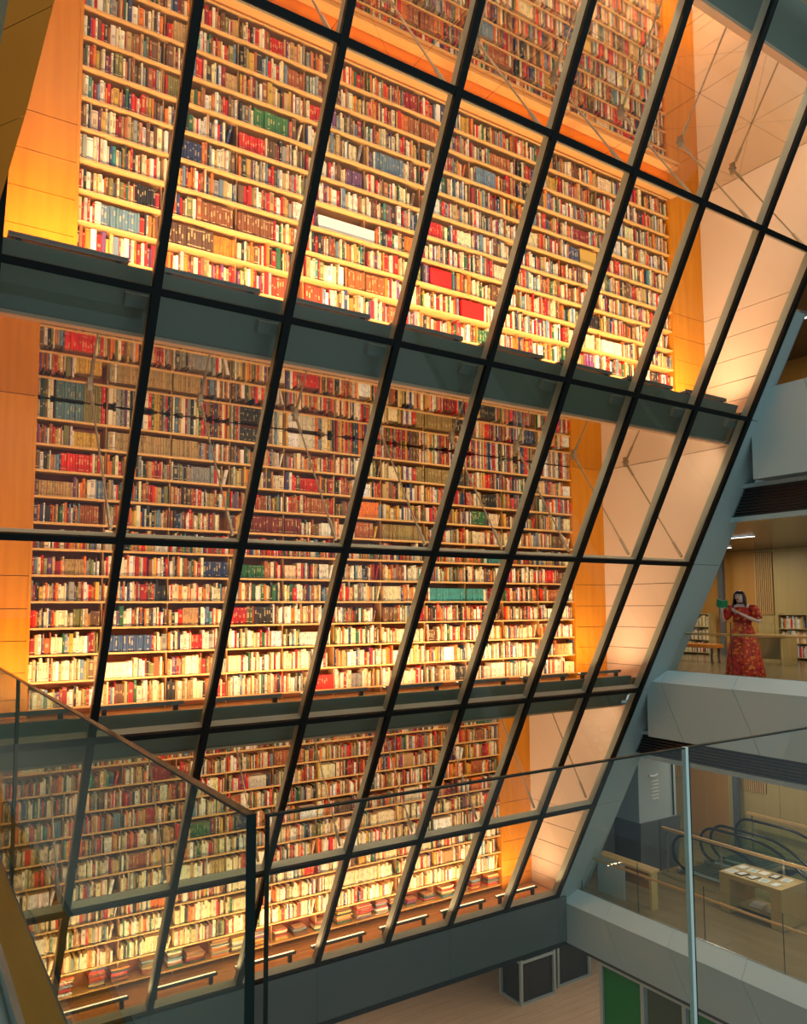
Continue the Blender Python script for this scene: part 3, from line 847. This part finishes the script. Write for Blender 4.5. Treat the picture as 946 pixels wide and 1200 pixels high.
# ------------------------------------------------------------------ escalator gallery
# grey sign column
zf, zc = -6.53, -3.2
col = empty('sign_column', (16.0, 13.3, zf), label='blue-grey clad service column with a white printed notice beside the leaning frame', cat='column')
m_ = P(col); m_.box((15.34, 13.0, -5.30), (16.74, 13.9, zc - .01)); m_.build('upper_cladding', 'sign_blue', col)
m_ = P(col); m_.prism([(15.30, 12.96, zf), (16.70, 12.96, zf), (16.86, 12.96, -5.30), (15.34, 12.96, -5.30)], (0, .94, 0)); m_.build('lower_cladding', 'slate', col)
m_ = P(col); m_.box((16.02, 12.952, zf + .02), (16.035, 12.959, -5.32)); m_.build('door_seam', 'dark', col)
m_ = P(col); m_.box((16.60, 12.97, -5.28), (16.63, 12.999, zc)); m_.build('edge_channel', 'dark', col)
m_ = P(col)
pts = [(15.72 + .32 * k / 8, 12.99, -4.20 - .035 * math.sin(math.pi * k / 8)) for k in range(9)]
m_.tube(pts, .032, 6); m_.build('notice_emblem', 'white_paper', col)
for k in range(6):
    m_ = P(col); m_.box((15.80 + (.04 if k % 2 else 0), 12.99, -4.37 - .085 * k), (16.08, 12.998, -4.34 - .085 * k)); m_.build('notice_line', 'white_paper', col)
sc2 = empty('service_cabinet', (14.4, 14.0, zf), label='dark grey metal service cabinet between the leaning frame and the sign column', cat='cabinet')
m_ = P(sc2); m_.box((13.7, 13.75, zf), (15.28, 14.4, zc - .01)); m_.build('body', 'slate', sc2)
m_ = P(sc2); m_.box((13.75, 13.72, zf + .05), (14.5, 13.75, -4.95)); m_.build('door', 'slate', sc2)
m_ = P(sc2); m_.box((14.52, 13.72, zf + .05), (15.25, 13.75, -4.95)); m_.build('door', 'slate', sc2)
m_ = P(sc2); m_.box((13.75, 13.72, -4.9), (15.25, 13.75, zc - .05)); m_.build('upper_panel', 'slate', sc2)
# low counter left of the column
ct = empty('low_counter', (14.6, 12.4, zf), label='low wooden counter with pale front beside the leaning frame', cat='counter')
m_ = P(ct); m_.box((13.75, 12.15, zf), (13.82, 12.9, -5.75)); m_.build('end_panel', 'stone', ct)
m_ = P(ct); m_.box((13.75, 11.4, -5.75), (14.05, 12.95, -5.70)); m_.build('counter_top', 'rail_wood', ct)
m_ = P(ct); m_.box((13.98, 11.45, zf + .35), (14.02, 12.9, -5.76)); m_.build('front_panel', 'brown_wood', ct)
m_ = P(ct); m_.box((13.8, 11.42, zf), (14.0, 11.48, -5.76)); m_.build('end_panel', 'gallery_wood', ct)

# display table
tb = empty('display_table', (15.5, 9.9, zf), label='pale wooden display table on box legs, spread with papers and books', cat='table')
zt = -5.72
m_ = P(tb); m_.box((15.08, 9.26, zt - .10), (15.98, 10.66, zt)); m_.build('table_top', 'gallery_wood', tb, bevel=.006)
for y0, y1 in ((9.26, 9.50), (10.42, 10.66)):
    m_ = P(tb); m_.box((15.08, y0, zf), (15.98, y1, zt - .10)); m_.build('leg', 'gallery_wood', tb, bevel=.006)
m_ = P(tb); m_.box((15.35, 9.5, zf + .10), (15.95, 10.42, zf + .14)); m_.build('lower_shelf', 'gallery_wood', tb)
k = 0
descr = ['white', 'pale grey', 'black', 'white', 'dark', 'cream', 'white', 'black', 'grey', 'white']
cols = {'white': 'white_paper', 'pale grey': 'steel_light', 'black': 'dark', 'dark': 'slate', 'cream': 'paper_cream', 'grey': 'stone'}
for j in range(5):
    for i in range(2):
        d_ = descr[k]; y = 10.50 - j * .25; x = 15.30 + i * .40
        m_ = MB((x, y, zt)); a = random.uniform(-.15, .15)
        ax = Vector((math.cos(a), math.sin(a), 0)); ay = Vector((-math.sin(a), math.cos(a), 0))
        hgt = random.choice((.006, .018, .012))
        m_.obox((x, y, zt + .001 + hgt / 2), ax * .13, ay * .09, (0, 0, hgt / 2), cols[d_])
        m_.obox((x, y, zt + .0015 + hgt), ax * .10, ay * .06, (0, 0, .0008), 'white_paper' if d_ != 'white' else 'steel_light')
        o = m_.build('booklet')
        tag(o, '%s booklet on the display table, %s pair from its far end, %s side' % (d_, ORD[j], 'window' if i == 0 else 'wall'), 'booklet', 'booklets on the display table'); k += 1
for j, y in enumerate((9.7, 10.1)):
    m_ = MB((15.6, y, zf + .14)); m_.obox((15.6, y, zf + .165), (.14, .02, 0), (-.02, .13, 0), (0, 0, .025), 'white_paper')
    tag(m_.build('booklet'), '%s booklet pile on the lower shelf of the display table' % ('nearer' if j == 0 else 'farther'), 'booklet', 'booklets on the display table')

# escalators: two, descending toward the camera side
def escalator(x0, x1, ye, label):
    e = empty('escalator', ((x0 + x1) / 2, ye, zf), label=label, cat='escalator')
    m_ = P(e); m_.box((x0 + .15, ye - .9, zf), (x1 - .15, ye + .25, zf + .025)); m_.build('landing_plate', 'slate', e)
    for k in range(9):
        yy = ye + .15 - k * .11
        m_ = P(e); m_.box((x0 + .17, yy - .012, zf + .025), (x1 - .17, yy + .012, zf + .032)); m_.build('comb_strip', 'dark', e)
    ang = R(30); y1 = ye - 1.1
    for k in range(12):
        yy = y1 - k * .38; z = zf - k * .22
        m_ = P(e); m_.box((x0 + .17, yy - .38, z - .22), (x1 - .17, yy, z)); m_.build('tread', 'slate', e)
    for xx in (x0 + .06, x1 - .06):
        def pth(off):
            P_ = []
            r = .40 - off
            cz = zf + .52; cy = ye - .05
            for t in range(0, 13):
                a = -math.pi / 2 + math.pi * t / 12
                P_.append((xx, cy + r * math.cos(a), cz + r * math.sin(a)))
            for t in range(1, 4): P_.append((xx, cy - .35 * t, cz + r))
            y_, z_ = cy - 1.05, cz + r
            for t in range(1, 5):
                aa = ang * t / 4; y_ -= .25 * math.cos(aa); z_ -= .25 * math.sin(aa); P_.append((xx, y_, z_))
            P_.append((xx, y_ - 3.9 * math.cos(ang), z_ - 3.9 * math.sin(ang)))
            return P_
        hp = pth(0)
        m_ = P(e); m_.tube(hp, .036, 8); m_.build('handrail', 'rubber', e, smooth=True)
        # glass cheek under the handrail
        inner = pth(.05)
        topl = inner[6:]; lo = [(xx, inner[0][1], inner[0][2])] + [(xx, inner[i][1], inner[i][2]) for i in range(1, 6)]
        low = [(p[0], p[1], max(p[2] - .74, -99)) for p in topl[1:]][::-1]
        m_ = P(e); poly = [Vector(p) - Vector((.006, 0, 0)) for p in (lo + topl + low)]
        m_.prism(poly, (.012, 0, 0)); m_.build('glass_cheek', 'glass_green', e)
        m_ = P(e)
        sk = [(xx, ye + .2, zf + .09)] + [(p[0], p[1], p[2] - .78) for p in topl[1:]]
        m_.tube(sk, .05, 4); m_.build('skirt', 'silver', e)
escalator(16.25, 17.45, 12.45, 'nearer escalator with looped black handrails going down, beside the display table')
escalator(17.75, 18.95, 12.45, 'farther escalator with looped black handrails going down, along the wood wall')
# wooden guard rails beside the escalators
for X, y0, y1, lab in ((16.10, 6.0, 12.95, 'pale wooden guard rail in front of the nearer escalator'), (19.10, 6.0, 12.6, 'orange wooden guard rail along the back wall behind the escalators')):
    e = empty('guard_rail', (X, (y0 + y1) / 2, zf), label=lab, cat='railing')
    m_ = P(e); m_.box((X - .03, y0, -5.53), (X + .03, y1, -5.47)); m_.build('handrail', 'rail_wood', e)
    y = y1 - .15
    while y > y0:
        m_ = P(e); m_.box((X - .012, y - .02, zf), (X + .012, y + .02, -5.53)); m_.build('baluster', 'silver', e); y -= 1.5

# ------------------------------------------------------------------ lowest level
fl = empty('floor', (0, 0, 0), kind='structure', label='pale oak strip floor of the lowest level')
m_ = MB(); m_.box((-4, 2, -11.8), (24, 24, -11.59)); m_.build('subfloor', 'seam', fl)
y = 11.0
while y < 23.9:
    xs = [-4] + sorted(random.uniform(0, 22) for _ in range(7)) + [24]
    for a_, b_ in zip(xs[:-1], xs[1:]):
        if b_ - a_ < .1: continue
        m_ = MB(); m_.box((a_ + .003, y + .003, -11.59), (b_ - .003, y + .297, -11.56)); m_.build('plank', 'floor_pale', fl)
    y += .3
m_ = MB(); m_.box((-4, 2, -11.59), (24, 11.0, -11.56)); m_.build('near_boards', 'floor_pale', fl)
struct('wall_far', 'amber_wood', [((-4, 24, -11.56), (26, 24.2, -7.6))], 'warm wood wall at the back of the lowest level')
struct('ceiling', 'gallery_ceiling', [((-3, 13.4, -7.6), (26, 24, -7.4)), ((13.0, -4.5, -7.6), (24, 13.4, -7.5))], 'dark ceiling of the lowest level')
for (xa, xb, ya, yb, lab) in ((15.6, 16.9, 17.7, 18.6, 'dark glazed booth with silver frame, left of two on the lowest floor'), (17.25, 18.6, 17.9, 18.7, 'dark glazed booth with silver frame, right of two on the lowest floor')):
    e = empty('glazed_booth', ((xa + xb) / 2, (ya + yb) / 2, -11.56), label=lab, cat='booth', group='dark booths on the lowest floor')
    m_ = P(e); m_.box((xa + .04, ya + .04, -11.5), (xb - .04, yb, -9.2)); m_.build('glass_body', 'rubber', e)
    for x, y_ in ((xa, ya), (xb, ya), (xa, yb), (xb, yb)):
        m_ = P(e); m_.box((x - .04, y_ - .04, -11.56), (x + .04, y_ + .04, -9.2)); m_.build('frame_post', 'frame_silver', e)
    for z in (-11.56, -10.4, -9.26):
        m_ = P(e); m_.box((xa, ya - .03, z), (xb, ya + .03, z + .06)); m_.box((xa - .03, ya, z), (xa + .03, yb, z + .06)); m_.build('frame_rail', 'frame_silver', e)
# green doors under the lowest parapet
wl = empty('wall_right', (0, 0, 0), kind='structure', label='framed wall of green panels under the lowest parapet')
for (ya, yb, mt) in ((11.13, 12.08, 'green_panel'), (10.12, 10.93, 'green_dark'), (9.0, 9.95, 'green_panel'), (7.8, 8.85, 'green_dark')):
    m_ = MB(); m_.box((12.99, ya, -11.56), (13.03, yb, -7.62)); m_.build('door_panel', mt, wl)
for y in (12.13, 11.03, 10.03, 8.92, 7.75):
    m_ = MB(); m_.box((12.94, y - .045, -11.56), (13.06, y + .045, -7.62)); m_.build('frame_post', 'frame_silver', wl)
m_ = MB(); m_.box((12.93, 7.7, -7.68), (13.1, 12.18, -7.6)); m_.build('frame_head', 'frame_silver', wl)
m_ = MB(); m_.box((12.92, -4.5, -7.62), (13.28, 13.28, -7.55)); m_.build('shadow_gap', 'dark', wl)
area('low_level_lamp', (9, 16.3, -7.65), (0, 0, -1), 6, 1.5, 190, (1.0, 0.86, 0.72))
area('low_level_lamp', (17.2, 15.8, -7.65), (0, 0, -1), 4, 1.5, 90, (1.0, 0.86, 0.72))

# ------------------------------------------------------------------ our balcony
XB, YB = 0.58, 1.41
struct('wall_left', 'balcony_wall', [((-3.6, -4, -11.56), (-3.4, 14, 9))], 'grey-green wall along the back of the balcony')
struct('ceiling', 'balcony_wall', [((-3.6, -4, 2.7), (0.3, 7.4, 2.96))], 'grey-green soffit over the balcony')
fl = empty('floor', (0, 0, 0), kind='structure', label='pale balcony floor with a brown wood edge strip in the lower left')
m_ = MB(); m_.box((-5, -4, -1.75), (.40, 9.6, -1.5)); m_.build('floor_slab', 'stone', fl)
m_ = MB(); m_.box((.40, -4, -1.75), (4, 1.2, -1.5)); m_.build('floor_slab', 'stone', fl)
m_ = MB(); m_.box((.425, 1.35, -1.62), (.545, 9.6, -1.44)); m_.build('edge_board', 'brown_wood', fl)
m_ = MB(); m_.box((.40, 1.35, -1.75), (.425, 9.6, -1.43)); m_.build('edge_strip', 'silver', fl)
m_ = MB(); m_.box((.545, 1.35, -1.75), (.56, 9.6, -1.46)); m_.build('edge_strip', 'slate', fl)
e = empty('glass_balustrade', (XB, YB, -1.6), label='frameless glass balustrade cornering in the near foreground', cat='railing')
def gpanel(a, b, mats):
    """glass plate between corner a and b with coloured top, end a and end b edges"""
    m_ = P(e); m_.box(a, b); m_.build('glass_panel', 'glass_green', e)
ZT, ZB = -.40, -1.85
yb = 9.4
segs = [(YB + .012, 4.83), (4.845, 8.3)]
for k, (a_, b_) in enumerate(segs):
    m_ = P(e); m_.box((XB - .009, a_, ZB), (XB + .009, b_, ZT)); m_.build('glass_panel', 'glass_green', e)
    m_ = P(e); m_.box((XB - .0095, a_, ZT), (XB + .0095, b_, ZT + .006)); m_.build('top_edge', 'glass_edge_brown', e)
    m_ = P(e); m_.box((XB - .0095, a_ - .003, ZB), (XB + .0095, a_, ZT + .006)); m_.build('end_edge', 'glass_edge', e)
    m_ = P(e); m_.box((XB - .0095, b_, ZB), (XB + .0095, b_ + .003, ZT + .006)); m_.build('end_edge', 'glass_edge', e)
segs = [(XB + .03, 1.855), (1.872, 4.2)]
for k, (a_, b_) in enumerate(segs):
    m_ = P(e); m_.box((a_, YB - .006, ZB), (b_, YB + .006, ZT)); m_.build('glass_panel', 'glass_clear', e)
    m_ = P(e); m_.box((a_, YB - .0065, ZT), (b_, YB + .0065, ZT + .004)); m_.build('top_edge', 'glass_edge', e)
    m_ = P(e); m_.box((a_ - .004, YB - .0065, ZB), (a_, YB + .0065, ZT + .004)); m_.build('end_edge', 'glass_edge', e)
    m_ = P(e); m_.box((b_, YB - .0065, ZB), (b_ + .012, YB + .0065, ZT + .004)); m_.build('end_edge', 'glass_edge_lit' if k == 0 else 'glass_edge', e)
for y in (3.25, 4.2, 5.6, 7.0):
    m_ = P(e); m_.tube([(XB - .05, y, -1.58), (XB + .03, y, -1.58)], .028, 12); m_.build('point_fixing', 'silver', e, smooth=True)
# ------------------------------------------------------------------ the woman with the green book
mat('skin', (0.78, 0.50, 0.40), 0.5)
mat('hair_dark', (0.035, 0.012, 0.012), 0.35)
mat('lips', (0.40, 0.06, 0.06), 0.4)
mat('eye_white', (0.75, 0.72, 0.70), 0.3)
mat('shoe_dark', (0.02, 0.018, 0.02), 0.4)
mat('book_green', (0.01, 0.26, 0.09), 0.45)
mat('belt_red', (0.35, 0.015, 0.01), 0.6)
m = mat('dress_print', (0.50, 0.012, 0.008), 0.7); nt = m.node_tree; b_ = nt.nodes['Principled BSDF']
tc = nt.nodes.new('ShaderNodeTexCoord'); vo = nt.nodes.new('ShaderNodeTexVoronoi'); vo.inputs['Scale'].default_value = 27
rp = nt.nodes.new('ShaderNodeValToRGB'); rp.color_ramp.interpolation = 'CONSTANT'
rp.color_ramp.elements[0].color = (0.50, 0.012, 0.008, 1); rp.color_ramp.elements[1].position = .30; rp.color_ramp.elements[1].color = (0.62, 0.03, 0.01, 1)
e3 = rp.color_ramp.elements.new(.70); e3.color = (0.80, 0.20, 0.015, 1); e4 = rp.color_ramp.elements.new(.84); e4.color = (0.30, 0.01, 0.012, 1)
sp_ = nt.nodes.new('ShaderNodeSeparateColor')
nt.links.new(tc.outputs['Object'], vo.inputs['Vector']); nt.links.new(vo.outputs['Color'], sp_.inputs[0]); nt.links.new(sp_.outputs[0], rp.inputs['Fac'])
nt.links.new(rp.outputs['Color'], b_.inputs['Base Color'])

PX, PY, PZ = 14.50, 9.50, -1.5
cd = Vector((-PX, -PY, 0)).normalized(); lf = Vector((-rt.x, -rt.y, 0)).normalized()
fv = (cd * .93 + lf * .25).normalized()
per_ = empty('person', (PX, PY, PZ), label='woman in a red and orange maxi dress holding up an open green book', cat='person')
per_.rotation_euler = (0, 0, math.atan2(fv.y, fv.x) + math.pi / 2); per_.scale = (1.14, 1.10, 1.06)
def skin_obj(name, V, Ed, Rd, mt, parent, root=0, sub=2):
    me = bpy.data.meshes.new(name); me.from_pydata(V, Ed, []); me.materials.append(MAT[mt])
    o = bpy.data.objects.new(name, me); C.objects.link(o); o.parent = parent
    md = o.modifiers.new('skin', 'SKIN'); md.use_smooth_shade = True
    sv = me.skin_vertices[0].data
    for i, r in enumerate(Rd):
        sv[i].radius = r if isinstance(r, tuple) else (r, r)
        sv[i].use_root = (i == root)
    s_ = o.modifiers.new('sub', 'SUBSURF'); s_.levels = sub; s_.render_levels = sub
    return o
V = [(0, 0, .93), (0, .01, 1.08), (0, 0, 1.24), (0, .01, 1.36), (-.005, 0, 1.43), (-.012, -.012, 1.475), (-.02, -.025, 1.54), (-.028, -.012, 1.61), (-.03, .005, 1.665),
     (-.165, .01, 1.355), (-.25, -.02, 1.22), (-.315, -.06, 1.095), (-.30, -.17, 1.20), (-.275, -.265, 1.315),
     (.165, .01, 1.355), (.25, -.01, 1.21), (.315, -.06, 1.085), (.17, -.19, 1.16), (.0, -.27, 1.27),
     (-.09, 0, .86), (-.095, -.01, .50), (-.10, .02, .10), (-.11, -.10, .035), (.09, 0, .86), (.10, -.01, .50), (.105, .02, .10), (.12, -.10, .035)]
Ed = [(0, 1), (1, 2), (2, 3), (3, 4), (4, 5), (5, 6), (6, 7), (7, 8), (3, 9), (9, 10), (10, 11), (11, 12), (12, 13), (3, 14), (14, 15), (15, 16), (16, 17), (17, 18),
      (0, 19), (19, 20), (20, 21), (21, 22), (0, 23), (23, 24), (24, 25), (25, 26)]
Rd = [(.15, .11), (.125, .095), (.14, .105), (.11, .08), .05, .052, (.080, .092), (.082, .095), (.055, .065),
      .058, .048, .040, .034, .024, .058, .048, .040, .034, .024, .085, .055, .038, .035, .085, .055, .038, .035]
body = skin_obj('body', V, Ed, Rd, 'skin', per_)
# face
def ball(name, c, r, mt, parent, n=10, m_rings=7, world=False):
    b = MB(); vs = []; fs = []
    r = r if isinstance(r, tuple) else (r, r, r)
    for i in range(m_rings + 1):
        t = math.pi * i / m_rings
        for k in range(n):
            p = 2 * math.pi * k / n
            vs.append((c[0] + r[0] * math.sin(t) * math.cos(p), c[1] + r[1] * math.sin(t) * math.sin(p), c[2] + r[2] * math.cos(t)))
    for i in range(m_rings):
        for k in range(n): fs.append((i * n + k, i * n + (k + 1) % n, (i + 1) * n + (k + 1) % n, (i + 1) * n + k))
    b.add(vs, fs); return b.build(name, mt, parent, smooth=True)
hc = Vector((-.026, -.02, 1.565))
for sx_ in (-1, 1):
    ball('eye', (hc.x + sx_ * .031 - .012, hc.y - .083, hc.z + .018), (.014, .008, .008), 'eye_white', body)
    ball('iris', (hc.x + sx_ * .031 - .016, hc.y - .089, hc.z + .020), (.006, .004, .007), 'hair_dark', body)
    b = MB(); b.tube([(hc.x + sx_ * .012 - .012, hc.y - .088, hc.z + .040), (hc.x + sx_ * .032 - .012, hc.y - .089, hc.z + .046), (hc.x + sx_ * .050 - .012, hc.y - .078, hc.z + .038)], [.003, .004, .002], 5); b.build('eyebrow', 'hair_dark', body)
    ball('ear', (hc.x + sx_ * .083, hc.y + .01, hc.z), (.012, .02, .032), 'skin', body)
b = MB(); b.tube([(hc.x - .012, hc.y - .086, hc.z + .022), (hc.x - .016, hc.y - .104, hc.z - .006), (hc.x - .015, hc.y - .108, hc.z - .018), (hc.x - .013, hc.y - .088, hc.z - .024)], [.006, .009, .011, .007], 7); b.build('nose', 'skin', body, smooth=True)
ball('mouth', (hc.x - .014, hc.y - .090, hc.z - .047), (.022, .009, .008), 'lips', body)
# hair: shell open over the face, long locks to the chest
b = MB(); vs = []; fs = []; nk, nr = 22, 13
for i in range(nr + 1):
    q = i / nr
    for k in range(nk):
        a = 2 * math.pi * k / nk                     # 0 = +x, -pi/2 = face
        fr = max(0.0, -math.sin(a))                  # 1 at the face
        if q < .42:
            t = q / .42 * (math.pi / 2); rx, ry = .104 * math.sin(t), .118 * math.sin(t); z = hc.z + .018 + .112 * math.cos(t)
            y0 = .012
        else:
            u_ = (q - .42) / .58; rx = .104 + .035 * u_ + .006 * math.sin(a * 5 + u_ * 6); ry = .118 - .03 * u_; z = hc.z + .018 - u_ * .33; y0 = .012 - .012 * u_
        x = hc.x + rx * math.cos(a); y = hc.y + y0 + ry * math.sin(a)
        if fr > .45 and q > .25:                     # pull aside from the face
            sgn = 1 if math.cos(a) >= 0 else -1
            x = hc.x + sgn * max(abs(x - hc.x), .066 + .02 * q); y = max(y, hc.y - .072)
        vs.append((x, y, z))
for i in range(nr):
    for k in range(nk):
        a = 2 * math.pi * (k + .5) / nk
        if -math.sin(a) > .62 and i / nr > .28: continue
        fs.append((i * nk + k, i * nk + (k + 1) % nk, (i + 1) * nk + (k + 1) % nk, (i + 1) * nk + k))
b.add(vs, fs); ho = b.build('hair', 'hair_dark', per_, smooth=True)
sd = ho.modifiers.new('solid', 'SOLIDIFY'); sd.thickness = .018; sd.offset = -1
# hands: palm and five fingers closed on the book
def hand(name, wr, d, side, flip):
    wr, d, side = Vector(wr), Vector(d).normalized(), Vector(side).normalized()
    nrm = d.cross(side).normalized() * flip
    V = [wr - d * .015, wr + d * .035, wr + d * .075]; E_ = [(0, 1), (1, 2)]; R_ = [(.021, .021), (.034, .017), (.036, .015)]
    o = skin_obj(name, [tuple(v) for v in V], E_, R_, 'skin', body, 0, 2)
    L4 = (.062, .072, .068, .052)
    for k in range(4):
        s0 = wr + d * .078 + side * (-.026 + .0175 * k)
        p = [s0 - d * .02, s0 + d * L4[k] * .42 + nrm * .008, s0 + d * L4[k] * .68 + nrm * .03, s0 + d * L4[k] * .72 + nrm * .052]
        b = MB(); b.tube(p, [.0095, .009, .008, .0065], 7); b.build('finger', 'skin', o, smooth=True)
    s0 = wr + d * .03 - side * .026
    p = [s0, s0 - side * .022 + d * .018 + nrm * .01, s0 - side * .024 + d * .045 + nrm * .03]
    b = MB(); b.tube(p, [.012, .0105, .008], 7); b.build('thumb', 'skin', o, smooth=True)
    return o
hand('hand', (-.275, -.265, 1.315), (.05, -.10, .99), (-1, 0, .05), -1)
hand('hand', (.0, -.27, 1.27), (-.86, -.12, .50), (0, -.1, 1), 1)
# dress
b = MB(); vs = []; fs = []
prof = [(1.385, .10, .075), (1.36, .155, .10), (1.30, .165, .125), (1.24, .165, .130), (1.14, .150, .118), (1.06, .150, .115), (.98, .175, .14), (.85, .205, .17), (.65, .24, .20), (.45, .27, .225), (.25, .295, .24), (.12, .31, .25), (.045, .32, .255)]
nk = 48
for i, (z, rx, ry) in enumerate(prof):
    fo = max(0, (1.0 - z)) * .055
    for k in range(nk):
        a = 2 * math.pi * k / nk
        g = 1 + fo / rx * .5 * (math.sin(a * 9 + .6) + .5 * math.sin(a * 5 + z * 2))
        vs.append((rx * g * math.cos(a) + .005, ry * g * math.sin(a) + .005, z + (0 if i else .01 * math.cos(a * 2))))
for i in range(len(prof) - 1):
    for k in range(nk): fs.append((i * nk + k, i * nk + (k + 1) % nk, (i + 1) * nk + (k + 1) % nk, (i + 1) * nk + k))
b.add(vs, fs); dr = b.build('dress', 'dress_print', per_, smooth=True)
sd = dr.modifiers.new('solid', 'SOLIDIFY'); sd.thickness = .008
for s_ in (-1, 1):
    sl = MB(); sl.tube([(s_ * .13, .01, 1.365), (s_ * .175, .01, 1.352), (s_ * .215, 0, 1.29), (s_ * .255, -.02, 1.21), (s_ * .29, -.04, 1.14)], [.062, .086, .090, .080, .060], 14); sl.build('sleeve', 'dress_print', dr, smooth=True)
b = MB(); vs = []; fs = []
for i, (z, rx, ry) in enumerate([(1.125, .158, .126), (1.10, .162, .130), (1.075, .158, .127)]):
    for k in range(32):
        a = 2 * math.pi * k / 32; vs.append((rx * math.cos(a) + .005, ry * math.sin(a) + .005, z))
for i in range(2):
    for k in range(32): fs.append((i * 32 + k, i * 32 + (k + 1) % 32, (i + 1) * 32 + (k + 1) % 32, (i + 1) * 32 + k))
b.add(vs, fs); b.build('belt', 'belt_red', dr, smooth=True)
for s_ in (-1, 1):
    ball('shoe', (s_ * .115, -.13, .035), (.045, .12, .038), 'shoe_dark', per_)
# the open green book in her raised hand
Rm = Matrix.Rotation(per_.rotation_euler.z, 4, 'Z')
bl = Vector((-.27, -.315, 1.425))
bw = Vector((PX, PY, PZ)) + Rm @ Vector((bl.x * 1.14, bl.y * 1.10, bl.z * 1.06))
gb = empty('open_book', tuple(bw), label='open green paperback held up by the woman in the red dress', cat='book')
gb.rotation_euler = (R(22), R(10), per_.rotation_euler.z)
for s_ in (-1, 1):
    q = Vector((s_ * math.cos(R(28)), math.sin(R(28)), 0)); nn = Vector((-q.y * s_, q.x * s_, 0)) * s_
    m_ = MB(); m_.obox(q * .062, q * .062, Vector((-q.y, q.x, 0)) * .0015, (0, 0, .088)); m_.build('cover', 'book_green', gb)
    m_ = MB(); m_.obox(q * .059 + Vector((0, .010, 0)), q * .057, Vector((-q.y, q.x, 0)) * .007, (0, 0, .084)); m_.build('page_block', 'paper_cream', gb)
m_ = MB(); m_.box((-.006, -.003, -.088), (.006, .002, .088)); m_.build('spine', 'book_green', gb)
